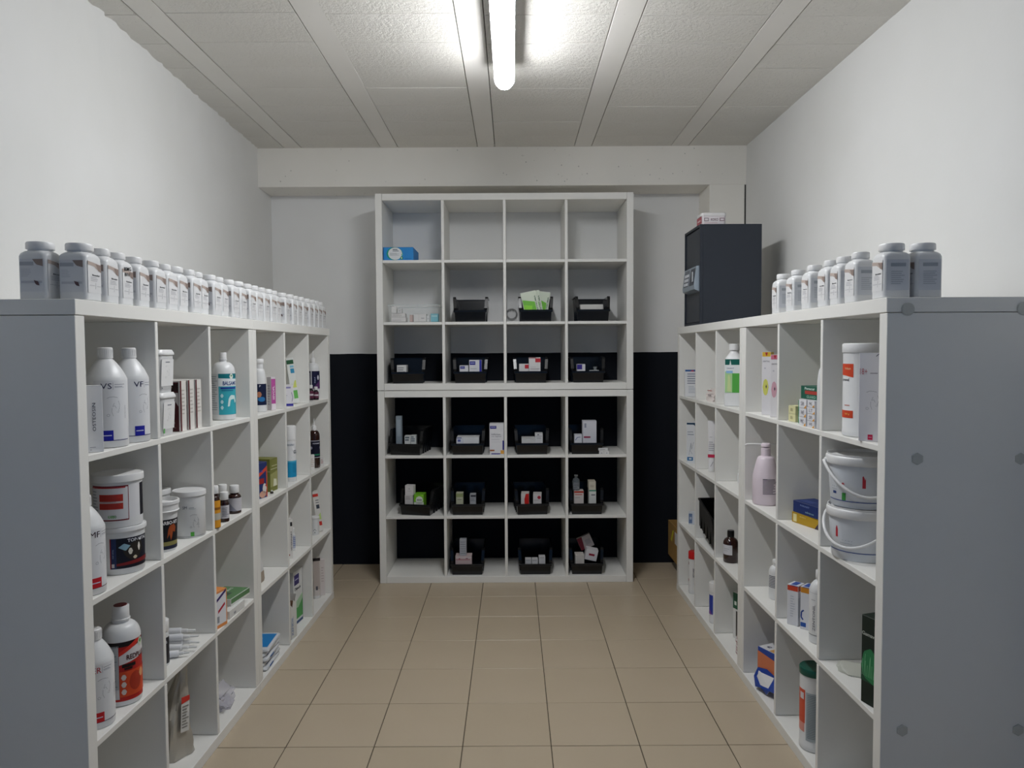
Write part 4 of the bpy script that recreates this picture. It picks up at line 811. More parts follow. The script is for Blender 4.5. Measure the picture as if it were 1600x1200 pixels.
bucket('upper white bucket with lid and long handle loop, stacked on the other', P+Vector((-.002, 0, hb1+.0005)), toward(P), R*1.02, hb2, rad(12), [A_rect(X(-75), hb2*.12, X(100), hb2*.135, '#3c4f90', 2), A_rect(X(2), hb2*.40, X(8), hb2*.68, '#b7303c', 2), A_rect(X(-36), hb2*.14, X(-28), hb2*.28, '#3f8f45', 2), A_text('RUMIPHOS', X(-20), hb2*.66, .04, .006, '#6a6f78'), A_disc(X(-36), hb2*.68, .003, .004, '#c0303c', 2), A_fan([(X(-38), hb2*.44), (X(-30), hb2*.44), (X(-34), hb2*.49)], '#c0505c', 2), A_rect(X(-60), hb2*.24, X(-50), hb2*.29, '#34487e', 2)]+A_lines(X(-65), hb2*.3, X(-45), hb2*.62, 6, '#b9bfc6', 1, 5)+A_lines(X(-5), hb2*.45, X(-0), hb2*.72, 6, '#8fb59a', 1, 6), .088, hb2*.84)
# --- navy and yellow boxes
P = base(1262, 823.5, L2, .0); 
q = Vector((P.x+.055, P.y-.005, L2))
carton('flat_carton', 'mustard yellow carton lying under the navy one', q, .155, .075, .036, rq+.28, '#b08c1e', [([A_rect(-.07, .004, -.052, .03, '#d8ce9a'), A_fan([(.04, 0), (.077, 0), (.077, .03), (.07, .035)], '#3a2d3c', 2), A_text('MILBEMAX', -.02, .026, .03, .004, '#d4bd74', lay=2)], front(.075)), ([A_rect(-.037, .001, .037, .035, '#d2cba2')], left(.155)), ([A_rect(-.037, .001, .037, .035, '#d2cba2')], right(.155))], group='flat boxes lying stacked on the right')
carton('flat_carton', 'navy blue carton with a white end, lying on the yellow one', q+Vector((.004, -.002, .0366)), .150, .085, .040, rq+.24, '#1e2f66', [([A_text('PARASIT', -.01, .029, .05, .006, '#7485b5', lay=2), A_text('advance', .015, .011, .045, .007, '#7f9fb0', lay=2)], front(.085)), ([A_rect(-.038, .003, .038, .037, '#c6c8ce'), A_rect(-.01, .01, .018, .026, '#7f8390', 2)], left(.15)), ([A_rect(-.038, .003, .038, .037, '#c6c8ce')], right(.15)), ([A_rect(-.06, -.03, .0, .0, '#34467c')], topf(.04))], group='flat boxes lying stacked on the right')
# --- pump bottle
PK = M('#dccfd8', .32, .5, bump=.03)
P = base(1193.5, 790.5, L2); k = mpp(P); P = base(1193.5, 790.5, L2, 19*k); k = mpp(P); r = 19.5*k
t = empty('pump_bottle', P, toward(P), 'large pinkish white pump dispenser bottle with long side spout', 'pump bottle')
MB().lathe([(r*.9, 0), (r*.97, .003), (r, .01), (r, 40*k), (r*.97, 46*k), (r*.80, 60*k), (r*.66, 70*k), (r*.56, 73*k), (r*.32, 74.5*k), (r*.30, 76*k)], PK, 44).build('body', t)
MB().lathe([(r*.36, 74*k), (r*.37, 74.2*k), (r*.35, 86*k), (r*.29, 86.5*k), (r*.20, 87*k), (r*.20, 89*k)], PK, 30).build('collar', t)
MB().lathe([(r*.22, 87.5*k), (r*.36, 88.5*k), (r*.36, 92*k), (r*.30, 93.5*k), (r*.15, 94*k)], PK, 28).build('pump_head', t)
MB().tube([(r*.2, 0, 91.5*k), (-r*.9, 0, 91.7*k), (-r*1.4, 0, 91.2*k), (-r*1.52, 0, 89.8*k), (-r*1.58, 0, 87.3*k)], .0032, CAPW, 10).tube([(r*.2, 0, 92*k), (r*1.1, .01, 92.2*k)], .002, CAPW, 8).build('spout', t)
MB().art(A_lines(X_(r, -12), 17*k, X_(r, 52), 41*k, 12, '#746c78', 1, 9, th=.5)+[A_rect(X_(r, -12), 39.6*k, X_(r, 8), 40.8*k, '#55505c')], cyl(r)).build('label', t)
slim_bottle('small white jar peeking past the middle panel', 1159, 755.5, L2, 13, 21, 11, 4, None, name='jar')
# --- tall white with red band; boxes at the far end
P = base(1112, 737, L2, .015); k = mpp(P); hh = 78*k
tube_t = tube_pack('cream_tube', 'tall white upright tube with a crimson band', P, toward(P, -8), 12*k, 10*k, hh, '#dddcde', [A_rect(-5.2*k, hh*.28, 5.2*k, hh*.34, '#b82a4c', 2), A_text('VETFLU', -1*k, hh*.68, 4*k, .003, '#888890'), A_line([(-1*k, hh*.1), (3*k, hh*.2)], .002, '#80828c')]+A_lines(-4*k, hh*.40, 4*k, hh*.6, 5, '#a5a5ad', 1, 1))
P = base(1080, 723.5, L2, .02); k = mpp(P); hh = 62*k
carton('tall_carton', 'white carton with navy top and blue foot, bearing a horse sketch', P, 13.5*k, .04, hh, toward(P, -4), '#d9dbde', [([A_rect(-6.5*k, hh*.955, 6.7*k, hh*.995, '#1c3c58'), A_fan([(-2*k, hh*.955), (4*k, hh*.955), (6.7*k, hh*.90), (6.7*k, hh*.955)], '#1c3c58', 2), A_text('EQUISTRO', -1*k, hh*.77, 8*k, .006, '#6a7080'), A_rect(-5*k, hh*.70, 4*k, hh*.715, '#667088'), A_rect(-5.5*k, hh*.06, 3*k, hh*.15, '#2b6a9c', 1), A_rect(-3*k, hh*.085, 1*k, hh*.125, '#d0d8e0', 2), A_line([(-3*k, hh*.2), (0, hh*.5), (1*k, hh*.34), (4*k, hh*.52)], .0015, '#8b929e'), A_line([(0, hh*.5), (-1*k, hh*.3), (2*k, hh*.22)], .0015, '#8b929e')], front(.04))])
P = base(1087, 729, L2, .012); k = mpp(P)
carton('carton', 'plain white strip carton right of the navy topped one', P+Vector((.012, 0, 0)), .022, .04, 45*k, toward(P, -4), '#dcdbdc')

# ================================================================== RIGHT ROW, THIRD LEVEL
P = base(1081, 819.5, L1, .012); k = mpp(P)
carton('small_carton', 'small blue patterned carton at the far end of the right row', P, 9.5*k, .03, 19*k, toward(P, -5), '#c9ced6', [([A_rect(-4.2*k, 2*k, 1*k, 17*k, '#5f7396'), A_rect(-3*k, 8*k, 0, 12*k, '#aab4c6', 2)], front(.03))])
# amber bottle with black cap
P = base(1141.5, 880.5, L1); r = 22.5*mpp(P)/2; P = base(1141.5, 880.5, L1, r); k = mpp(P); r = 11.3*k; h = 49*k
bottle('bottle', 'brown glass bottle with black cap and blank white label', P, toward(P), [(r*.9, 0), (r, .004), (r, h*.60), (r*.96, h*.66), (r*.78, h*.73), (r*.5, h*.775), (r*.42, h*.80)], [(r*.44, h*.79), (r*.47, h*.80), (r*.47, h*.96), (r*.42, h)], [([A_rect(X_(r, -95), h*.26, X_(r, 12), h*.57, '#c9c9ce'), A_rect(X_(r, -60), h*.44, X_(r, -10), h*.455, '#9a9aa2', 2), A_rect(X_(r, -60), h*.38, X_(r, -20), h*.39, '#9a9aa2', 2)], cyl(r))], AMBER, M('#0c0b0c', .3))
slim_bottle('white bottle with small print, cut off by the divider', 1213, 938.5, L1, 23, 61, 12, 6, lambda r, h: A_lines(X_(r, -70), h*.3, X_(r, 40), h*.62, 8, '#555a64', 1, 7, th=.5), neckh=.1)
for u, v, w_, hp, lb, nm in ((1236.5, 977, 22, 63, 'white carton with orange top edge, left of the pair', 0), (1256, 984, 19, 67, 'white carton with orange top edge and blue swirl, right of the pair', 1)):
    P = base(u, v, L1, .0); k = mpp(P); hh = hp*k
    d_ = .05
    carton('carton', lb, P+Vector((.022, .018, 0)), w_*k*.80, d_, hh, toward(P, -26), '#d6d7dc', [([A_rect(-w_*k*.4+.001, hh*.86, w_*k*.4-.001, hh*.985, ('#c8482e', '#cf8a2e')[nm]), A_rect(-w_*k*.2, hh*.985, w_*k*.4, hh, '#2c4a94', 2)]+([A_line([(-.004, hh*.45), (-.012, hh*.40), (-.013, hh*.28), (-.006, hh*.22)], .005, '#2c4a94'), A_rect(-.015, hh*.06, .004, hh*.16, '#2c55a0')] if nm else A_lines(-.008, hh*.2, .008, hh*.75, 9, '#b4bac4', 1, 2)), front(d_)), ([A_rect(-d_/2, hh*.86, d_/2, hh*.985, ('#b9582e', '#a8581f')[nm]), A_rect(-d_/2, hh*.2, d_/2, hh*.7, '#c3c7ce')], right(w_*k*.80)), ([A_rect(-.01, -.02, .01, .02, '#3a55a0')], topf(hh))], group='orange topped cartons')
def zen(r, h): return [A_text('ZENTONIL', X_(r, -32), h*.36, h*.36, .0085, '#77757e', PI/2, bold=False), A_rect(X_(r, -80), h*.115, X_(r, 60), h*.122, '#44444c'), A_rect(X_(r, -50), h*.60, X_(r, -25), h*.606, '#8d8d94'), A_rect(X_(r, -95), h*.695, X_(r, 95), h*.70, '#b8b8bc')]
P = base(1280, 1008, L1); r = 31*mpp(P)/2; P = base(1280, 1008, L1, r); k = mpp(P); r = 15.5*k; h = 113*k
bottle('bottle', 'slender white bottle lettered upwards, beside the orange topped cartons', P, toward(P), shoulder(r, h*.72, r*.36, h*.04, h*.14, .35), [(r*.40, h*.885), (r*.42, h*.89), (r*.40, h*.99), (r*.34, h)], [(zen(r, h), cyl(r))], group='large white liquid bottles')
P = base(1317, 1042, L1, .03)
t = soft_bag('flat_pack', 'flat pale pack lying across the shelf before the dark green carton', P+Vector((.03, .01, 0)), toward(P, -4), .155, .10, .022, M('#b9bab0', .35, .5, bump=.4, bscale=30), seed=8, crump=.004, nz_=5, taper=.1)
P = base(1357, 1110, L1); k = mpp(P); hh = 150*k
q = RP(.125, .085)
carton('tall_carton', 'tall dark green carton with bright leaf picture, at the near panel', Vector((P.x+.035, P.y+.03, L1)), .066, .07, .238, rq+.30, '#16241e', [([A_text('Gamavit', -.005, .19, .052, .010, '#b7bdb4', lay=2), A_fan([(-.033, .10), (-.024, .14), (.0, .155), (.03, .13), (.033, .07), (.01, .06), (-.02, .07)], '#2c7a4c', 2), A_rect(-.033, .06, .033, .10, '#1f4a34', 1)]+[A_line([(-.028+.0055*i, .075), (-.026+.0055*i+.003*math.sin(i*2), .12+.015*math.sin(i*1.7))], .0013, '#7fc092', 3) for i in range(10)], front(.07)), ([A_fan([(-.035, .09), (0, .14), (.035, .12), (.035, .08), (-.035, .06)], '#2a6a45')], right(.066))])

# ================================================================== RIGHT ROW, FLOOR LEVEL
canister('white canister with bright red lid on the bottom shelf', 1083.5, 928.5, L0, 16, 65, lambda r, h: [A_rect(X_(r, -100), h*.08, X_(r, 60), h*.8, '#dcdcdc', .5), A_disc(X_(r, -70), h*.72, .004, .010, '#7a2430'), A_disc(X_(r, -70), h*.32, .004, .010, '#a03040'), A_text('VETCARE', X_(r, 0), h*.5, .05, .008, '#4a4450', PI/2)], lidh=.17, lidm=M('#c41418', .35))
canister('white bottle with violet blue label on the bottom shelf', 1118, 975.5, L0, 20, 63, lambda r, h: [A_rect(X_(r, -100), h*.22, X_(r, -25), h*.70, '#2e3f9c'), A_fan([(X_(r, -100), h*.22), (X_(r, -30), h*.22), (X_(r, -60), h*.34)], '#7a4a9c', 2), A_rect(X_(r, -25), h*.25, X_(r, 60), h*.66, '#c6ccd2')], lidh=.22)
P = base(1149, 1001, L0, .0); k = mpp(P); hh = 74*k
carton('tall_carton', 'white carton with green head and dark side, near the middle panel', P+Vector((.045, .03, 0)), .052, .075, hh, rq+.35, '#d6d6d4', [([A_rect(-.025, hh*.64, .025, hh*.98, '#2a5a42'), A_rect(-.015, hh*.72, .0, hh*.8, '#cfd8d0', 2), A_rect(-.004, hh*.06, .006, hh*.60, '#4a4642', 2)], front(.075)), ([A_rect(-.037, hh*.64, .037, hh*.98, '#38704e')], left(.052)), ([A_rect(-.037, hh*.64, .037, hh*.98, '#38704e')], right(.052))])
for j in range(6):
    q = base(1151, 1026, L0)
    carton('flat_carton', 'thin white and rose packet in the pile by the middle panel, '+['lowest', 'second', 'third', 'fourth', 'fifth', 'uppermost'][j], Vector((q.x+.035+.003*(j % 2), q.y+.012, L0+j*.0125)), .062, .055, .0118, rq+.2*math.sin(j*2.1)*.4, ('#d8d0ce', '#cfc0c2')[j % 2], [([A_rect(-.02, .003, .01, .008, '#a0707a')], front(.055))], group='thin packets in a pile')
# --- torn blue box
P = base(1196, 1090, L0); 
t = empty('torn_box', Vector((P.x+.075, P.y+.055, L0)), rq+.42, 'blue and orange carton torn open with a hanging blue flap', 'box')
m = MB(); W_, D_, H_ = .150, .10, .155
m.box(-W_/2, -D_/2, .002, W_/2, D_/2, H_, M('#24459a', .45), .001)
m.art([A_fan([(-W_/2, .06), (W_/2, .05), (W_/2, .12), (-W_/2, .14)], '#cf7a55'), A_fan([(-W_/2, .06), (W_/2, .05), (W_/2, .035), (-W_/2, .045)], '#e2b38a', 2), A_rect(-.04, .02, .03, .032, '#3d4f86', 2)], front(D_))
m.art([A_rect(-W_/2+.002, -D_/2+.002, W_/2-.002, D_/2-.002, '#cfcfd2'), A_rect(-.02, -.045, W_/2-.004, .045, '#c99a5c', 2), A_text('42', -.045, -.02, .018, .016, '#3a3a60', lay=3)], topf(H_))
m.build('body', t)
m = MB(); fl_ = [(-.07, -.0535, .075), (-.02, -.054, .085), (.03, -.054, .07), (.065, -.054, .06), (.06, -.075, .02), (.03, -.09, .028), (.01, -.085, .006), (-.02, -.088, .022), (-.055, -.08, .010), (-.078, -.066, .04)]
m.add(fl_, [list(range(len(fl_)))], M('#1c3f96', .4)); m.add([(x, y+.0012, z-.0012) for x, y, z in fl_], [list(range(len(fl_)))[::-1]], M('#d3d3d3', .6)); m.build('flap', t)
canister('white canister with dark green lid and orange label stripe', 1266, 1177.5, L0, 46, 128, lambda r, h: [A_rect(X_(r, -84), h*.33, X_(r, -38), h*.74, '#d0563c'), A_fan([(X_(r, -84), h*.22), (X_(r, -40), h*.22), (X_(r, -40), h*.33), (X_(r, -84), h*.33)], '#d9968a'), A_rect(X_(r, -66), h*.62, X_(r, -44), h*.70, '#d8cfd2', 2), A_rect(X_(r, -34), h*.13, X_(r, 60), h*.72, '#aab4ba')]+A_lines(X_(r, -28), h*.16, X_(r, 55), h*.70, 26, '#7c888e', 2, 6), lidh=.085, lidm=M('#0f4f42', .35), lidr=1.0)

# ================================================================== JARS ON TOP OF THE ROWS
BR, BR2, GRY = '#8f7f78', '#b3a49c', '#a9abb2'
JW, JH = .064, .141
def jar_template(w, kind, cr=.0235, side=-1):
    t = empty('supplement_jar', (0, 0, -5), 0, 'x', 'jar')
    MB().rbox([(0, w*.90, w*.90, .008), (.003, w, w, .011), (.105, w, w, .011), (.112, w*.96, w*.96, .015), (.1175, w*.84, w*.84, .02), (.1195, w*.70, w*.70, .021), (.1225, cr*1.75, cr*1.75, cr*.86), (.126, cr*1.75, cr*1.75, cr*.86)], HDPE, 6).build('body', t)
    MB().lathe([(cr*.98, .1235), (cr, .1245), (cr, .137), (cr*.95, .1402), (cr*.85, JH)], CAPW, 28).build('cap', t)
    m = MB(); h = w/2; lw = w-.014; zb = .020
    f = []
    f += [A_rect(-lw/2, zb, lw/2, .098, '#dadadb'), A_fan([(-lw/2, .097), (lw/2, .091), (lw/2, .072), (lw*.25, .078), (-lw*.05, .086), (-lw/2, .088)], BR2, 2), A_fan([(lw*.1, .092), (lw/2, .090), (lw/2, .074), (lw*.3, .076)], BR, 3)]
    nm = ['Bonvital', 'Biotin', 'Magnesium', 'Selen'][kind % 4]
    f += [A_text(nm, lw*.10, .064, lw*.55, .0042, '#3a3a40', lay=2)]+A_lines(-lw*.3, .048, lw*.35, .060, 3, '#b3b3b8', 2, kind, th=.4)+[A_line([(lw*.05, .030), (lw*.08, .046)], .0009, '#77777e', 2), A_rect(-lw*.4, .0375, lw*.0, .0385, '#a4a4aa', 2), A_rect(lw*.16, .037, lw*.45, .038, '#a4a4aa', 2)]
    if kind == 3: f += [A_text('80MG', -.002, .098, .034, .010, '#141418', .08, 4), A_text('8/11', -.004, .083, .024, .009, '#141418', .05, 4)]
    m.art(f, front(w))
    s = [A_rect(-lw/2, zb, lw/2, .098, '#d2d3d6'), A_rect(-lw/2, .082, lw*.1, .091, GRY, 2), A_fan([(lw*.05, .097), (lw/2, .097), (lw/2, .080), (lw*.22, .084)], BR, 3)]
    s += A_lines(-lw*.45, .055, lw*.0, .075, 5, '#b6b8be', 2, kind+5, th=.3)+[A_rect(-lw*.45, .040, lw*.45, .0455, '#b9bac0', 2), A_fan([(lw*.1, .047), (lw*.28, .044), (lw*.34, .034), (lw*.18, .036)], '#5a4448', 4)]
    s2 = [A_rect(-lw/2, zb, lw/2, .098, '#c9ccd2'), A_rect(-lw*.32, .080, lw*.36, .089, '#9da3ab', 2)]+A_lines(-lw*.3, .034, lw*.4, .070, 7, '#a9aeb6', 2, kind, th=.45)
    m.art(s, left(w)); m.art(s2, right(w)); m.build('label', t)
    return t
small = [jar_template(JW, k) for k in range(4)]
big = [jar_template(.070, k, .031) for k in range(2)]
wide = jar_template(JW, 1, .028)
ORD = ['first', 'second', 'third', 'fourth', 'fifth', 'sixth', 'seventh', 'eighth', 'ninth', 'tenth', 'eleventh', 'twelfth', 'thirteenth', 'fourteenth', 'fifteenth', 'sixteenth', 'seventeenth', 'eighteenth', 'nineteenth', 'twentieth', 'twenty-first', 'twenty-second', 'twenty-third', 'twenty-fourth', 'twenty-fifth', 'twenty-sixth', 'twenty-seventh', 'twenty-eighth']
used = set()
def place_jar(tp, x, y, rz, label, group):
    key = tp.name
    if key not in used: used.add(key); o = tp; o.location = (x, y, LT); o.rotation_euler = (0, 0, rz); o['label'] = label; o['group'] = group
    else: o = dup(tp, (x, y, LT), rz, label, group)
    return o
edges = [160.5, 190, 214, 239, 261, 282, 297.5, 315, 330, 346, 360, 375, 386, 400, 411.5, 423, 432.5, 442, 455, 464, 473.6, 480, 490, 497, 502.5, 510]
rj = random.Random(21); GL = 'supplement jars in a row on the left shelving'
lasty = None
for i, u in enumerate(edges):
    # far aisle-side corner of the jar lies on the line just behind the board's edge
    d = ray(u, 480); inset = .012
    n_ = Vector((math.cos(LA), -math.sin(LA), 0)); P0 = LP(0, inset); tt = (P0-EYE).dot(n_)/d.dot(n_); Q = EYE+d*tt
    w = .070 if i == 0 else JW
    tpos = (Q-P0).dot(Vector((math.sin(LA), math.cos(LA), 0)))-w/2
    if lasty is not None and tpos-lasty < JW+.0015: tpos = lasty+JW+.0015+(.003 if i == 1 else 0)
    lasty = tpos; dd = inset+w/2+rj.uniform(-.003, .006); c = LP(tpos, dd)
    if tpos > 2.24-JW/2: break
    tp = big[0] if i == 0 else (small[3] if i == 2 else (wide if i in (6, 12) else small[rj.randrange(3)]))
    lb = 'white supplement jar, '+ORD[i]+' from the near end of the left front row'
    if i == 0: lb = 'large wide capped white jar at the near end of the left front row'
    if i == 2: lb = 'white supplement jar with black handwriting near its shoulder, left row'
    place_jar(tp, c.x, c.y, rl+rj.uniform(-.04, .04), lb, GL)
c = LP(.072, .012+.035+.078); o = place_jar(big[1], c.x, c.y, rl, 'large wide capped white jar behind the nearest one, towards the left wall', GL)
NL = i
# right row
er = [(1205, 1227), (1227, 1251), (1251, 1276), (1276, 1295), (1295, 1318), (1318, 1344), (1344, 1399)]
GR = 'supplement jars in a row on the right shelving'
lasty = None
names = ['farthest jar of the right front row, beside the safe', 'second jar from the safe in the right front row', 'third jar from the safe in the right front row', 'middle jar of the right front row', 'third jar from the near end of the right front row', 'second jar from the near end of the right front row', 'large near end jar of the right front row, standing at the edge']
for i, (a, b) in enumerate(er):
    d = ray(a, 460); inset = .012; n_ = Vector((math.cos(RA), -math.sin(RA), 0)); P0 = RP(0, inset); tt = (P0-EYE).dot(n_)/d.dot(n_); Q = EYE+d*tt
    w = JW if i < 6 else .070
    tpos = (Q-P0).dot(Vector((math.sin(RA), math.cos(RA), 0)))-w/2
    if i == 6: tpos = (RP(0, 0)-RP(0, 0)).length+.072
    if lasty is not None and lasty-tpos < JW+.003: tpos = lasty-(w/2+JW/2+.002)
    lasty = tpos; c = RP(tpos, inset+w/2)
    tp = small[i % 3] if i < 6 else big[0]
    place_jar(tp, c.x, c.y, rq+rj.uniform(-.05, .05), 'white supplement jar, '+names[i], GR)
c = RP(.070, .012+.035+.079); place_jar(big[1], c.x, c.y, rq, 'large white jar behind the near end one, towards the right wall', GR)

# ================================================================== SAFE AND TIN
SAFE = M('#2c313a', .42, .5, metal=.2, bump=.25, bscale=260)
n_ = Vector((math.cos(RA), -math.sin(RA), 0)); P0 = RP(0, .004)
def on_line(u, v, P0, n): d = ray(u, v); return EYE+d*((P0-EYE).dot(n)/d.dot(n))
ca, cb = on_line(1094, 350, P0, n_), on_line(1070, 368, P0, n_)
SD = math.hypot(cb.x-ca.x, cb.y-ca.y); SW = on_y(1191, 350, ca.y).x-ca.x; SH = ca.z-LT
t = empty('safe', (ca.x, ca.y, LT), -RA*1.0, 'dark grey steel safe with keypad door facing the aisle', 'safe')
m = MB(); g = .012
m.box(.0145, 0, 0, SW, SD, SH, SAFE, .002)
m.box(0, 0, 0, .014, g, SH, SAFE); m.box(0, SD-g, 0, .014, SD, SH, SAFE); m.box(0, g, 0, .014, SD-g, g, SAFE); m.box(0, g, SH-g, .014, SD-g, SH, SAFE)
m.build('body', t)
MB().box(.006, g+.003, g+.003, .0142, SD-g-.003, SH-g-.003, M('#3c4048', .4, .5, metal=.2, bump=.25, bscale=260), .001).build('door', t)
kz0 = on_line(1094, 455, P0, n_).z-LT; kz1 = on_line(1093, 414, P0, n_).z-LT; yc0, yc1 = .012, SD*.80
k_ = MB(); SIL = M('#9aa6b2', .35, .5, metal=.4)
prof = [(.0055, kz0), (-.024, kz0+.012), (-.026, kz0+.03), (-.014, kz1-.004), (.0055, kz1)]
k_.add([(x, yc0, z) for x, z in prof]+[(x, yc1, z) for x, z in prof], [(0, 1, 2, 3, 4), (9, 8, 7, 6, 5)]+[(i, i+5, (i+1) % 5+5, (i+1) % 5) for i in range(5)], SIL)
def kp(x, y, l):   # keypad face, x along depth, y up
    f = (y-(kz0+.03))/((kz1-.004)-(kz0+.03)); return (-.026+.012*f-.0006*l, x, y)
L_ = yc1-yc0
k_.art([A_rect(yc0+.01, kz0+.034, yc0+L_*.42, kz1-.012, '#4a4e55'), A_rect(yc0+L_*.50, kz0+.034, yc0+L_*.92, kz1-.012, '#70747c')], kp); kpo = k_.build('keypad', t)
for i in range(3):
    for j in range(3):
        a0, a1, b0, b1 = yc0+L_*(.54+.12*i), yc0+L_*(.62+.12*i), kz0+.040+.022*j, kz0+.054+.022*j
        MB().add([kp(x, y, l) for l in (1, 5) for x, y in ((a0, b0), (a1, b0), (a1, b1), (a0, b1))], [(0, 3, 2, 1), (4, 5, 6, 7), (0, 1, 5, 4), (1, 2, 6, 5), (2, 3, 7, 6), (3, 0, 4, 7)], M('#c9ccd2', .4)).build('key', kpo)
MB().box(-.030, yc0+.02, kz0+.05, -.0235, yc0+.032, kz1-.03, M('#c9ccd0', .25, metal=.7), .001).build('handle', t)
# tin
tz = LT+SH+.0006; a_ = on_z(1092.5, 349.5, tz); 
tw = 38*ca.y/F; P = Vector((ca.x+.002+(1103-1094)*ca.y/F*.6+tw/2, ca.y+.045, tz))
P = Vector((ca.x+.072, ca.y+.065, tz))
t = empty('tin', P, .0, 'white lidded tin with dark red lettering on top of the safe', 'tin')
MB().rbox([(0, .118, .095, .012), (.002, .12, .097, .013), (.042, .12, .097, .013)], M('#cfc9cc', .4)).build('body', t)
MB().rbox([(.0415, .124, .101, .014), (.055, .124, .101, .014), (.0575, .119, .096, .013)], M('#d2d0d0', .35)).build('lid', t)
MB().art([A_rect(-.048, .016, -.026, .032, '#7a6a72'), A_rect(-.045, .019, -.029, .029, '#cfc9cc', 2), A_text('KOKO', .003, .024, .036, .013, '#7a6a72'), A_rect(.028, .016, .052, .032, '#8a747c'), A_rect(.032, .02, .048, .028, '#cfc9cc', 2)]+A_lines(-.045, .004, .05, .011, 1, '#c4a6a8', 1), front(.097)).art([A_fan([(-.045, .006), (.045, .006), (.045, .040), (-.045, .040)], '#a85a62'), A_rect(-.03, .018, .03, .026, '#cfaeb0', 2)], left(.12)).build('label', t)
# cardboard box on the floor behind the right row
KR = M('#a5834f', .8, .2, bump=.2, bscale=150, vary=.06)
x0, zt_ = on_y(1044, 845, 4.52).x, on_y(1044, 812, 4.52).z
zb_ = on_y(1044, 865, 4.52).z
t = empty('cardboard_box', (x0, 4.23, zb_), 0, 'brown cardboard box with a yellow tag behind the right shelving', 'box')
m = MB(); bw, bd, bh_ = .36, .29, zt_-zb_
for a in ((0, 0, 0, bw, bd, .004), (0, 0, .0042, .004, bd, bh_), (bw-.004, 0, .0042, bw, bd, bh_), (.0042, 0, .0042, bw-.0042, .004, bh_), (.0042, bd-.004, .0042, bw-.0042, bd, bh_)): m.box(*a, KR)
m.build('body', t)
m = MB(); m.add([(-.001, .13, bh_-.03), (-.001, .16, bh_-.035), (-.001, .21, bh_-.10), (-.001, .18, bh_-.11)], [(0, 1, 2, 3)], M('#d6cf2a', .5)); m.add([(-.0003, .13, bh_-.03), (-.0003, .16, bh_-.035), (-.0003, .21, bh_-.10), (-.0003, .18, bh_-.11)], [(3, 2, 1, 0)], M('#d6cf2a', .5)); m.build('yellow_tag', t)
MB().box(-.0014, .03, bh_-.10, -.0004, .10, bh_-.03, M('#d0d0d0', .5)).build('white_tag', t)
t = empty('plastic_crate', (x0+.03, 4.25, .0012), 0, 'low black crate under the cardboard box', 'crate')
m = MB(); ch = zb_-.0035
for a in ((0, 0, 0, .30, .25, .006), (0, 0, .0062, .005, .25, ch), (.295, 0, .0062, .30, .25, ch), (.0052, 0, .0062, .2948, .005, ch), (.0052, .245, .0062, .2948, .25, ch)): m.box(*a, BLACKP)
m.build('body', t)

# ================================================================== FAR WALL: BINS AND THEIR CONTENTS
BW, BD, BHt, BL = .172, .285, .145, .066       # base width, depth, height, front lip height
def bin_template():
    t = empty('storage_bin', (0, 0, -5), 0, 'x', 'bin', 'black open fronted storage bins')
    hw = lambda z: BW/2-.003+.010*z/BHt; th = .003; m = MB()
    side = [(.014, 0), (BD-.01, 0), (BD, BHt), (.062, BHt), (.046, BHt*.93), (.030, BL+.012), (.014, BL), (0, BL)]
    n = len(side)
    for s in (-1, 1):
        vo = [(s*(hw(z)+th), y, z) for y, z in side]; vi = [(s*hw(z), y, z) for y, z in side]
        f = [list(range(n)), [n+i for i in range(n)][::-1]]+[(i, i+n, (i+1) % n+n, (i+1) % n) for i in range(n)]
        if s < 0: f = [q[::-1] for q in f]
        m.add(vo+vi, f, BLACKP)
    def plate(a, b, z0, z1, y0, y1):   # plate between the sides from (y0,z0) to (y1,z1)
        m.add([(-hw(z0), y0, z0), (hw(z0), y0, z0), (hw(z1), y1, z1), (-hw(z1), y1, z1), (-hw(z0), y0+a, z0+b), (hw(z0), y0+a, z0+b), (hw(z1), y1+a, z1+b), (-hw(z1), y1+a, z1+b)], [(0, 1, 2, 3), (7, 6, 5, 4), (0, 4, 5, 1), (2, 6, 7, 3)], BLACKP)
    plate(.003, 0, 0, BL, .014, 0); plate(-.003, 0, 0, BHt, BD-.01, BD); m.box(-BW/2+.003, .014, 0, BW/2-.003, BD-.011, .003, BLACKP)
    for s in (-1, 1):     # vertical stiffening ribs on the flanks
        for y in (.09, .14, .19, .24): m.box(s*(BW/2+.002)-.003, y, .0, s*(BW/2+.002)+.003, y+.006, BHt*.62, BLACKP)
    m.build('body', t)
    m = MB()
    path = [(0, BL), (.014, BL+.001), (.030, BL+.013), (.046, BHt*.93), (.062, BHt), (BD, BHt)]
    for s in (-1, 1):
        for (y0, z0), (y1, z1) in zip(path, path[1:]):
            q = .011 if .01 < y0 < .06 else .003
            a0, a1 = hw(z0)+th, hw(z1)+th; e = .006 if y0 > .01 else .005
            m.add([(s*(a0-q+.002), y0, z0-.004), (s*(a0+e), y0, z0-.004), (s*(a1+e), y1, z1-.004), (s*(a1-q+.002), y1, z1-.004), (s*(a0-q), y0, z0+.001), (s*(a0+e), y0, z0+.001), (s*(a1+e), y1, z1+.001), (s*(a1-q), y1, z1+.001)],
                  [f if s > 0 else f[::-1] for f in ((3, 2, 1, 0), (4, 5, 6, 7), (0, 1, 5, 4), (1, 2, 6, 5), (2, 3, 7, 6), (3, 0, 4, 7))], BLACKP)
    m.box(-hw(BL)-.008, -.007, BL-.012, hw(BL)+.008, .001, BL+.001, BLACKP, .002); m.box(-hw(BHt)-.006, BD-.004, BHt-.005, hw(BHt)+.006, BD+.004, BHt+.001, BLACKP, .001)
    m.build('rim', t); return t
bt = bin_template(); bfirst = [True]
FY = BY+.018
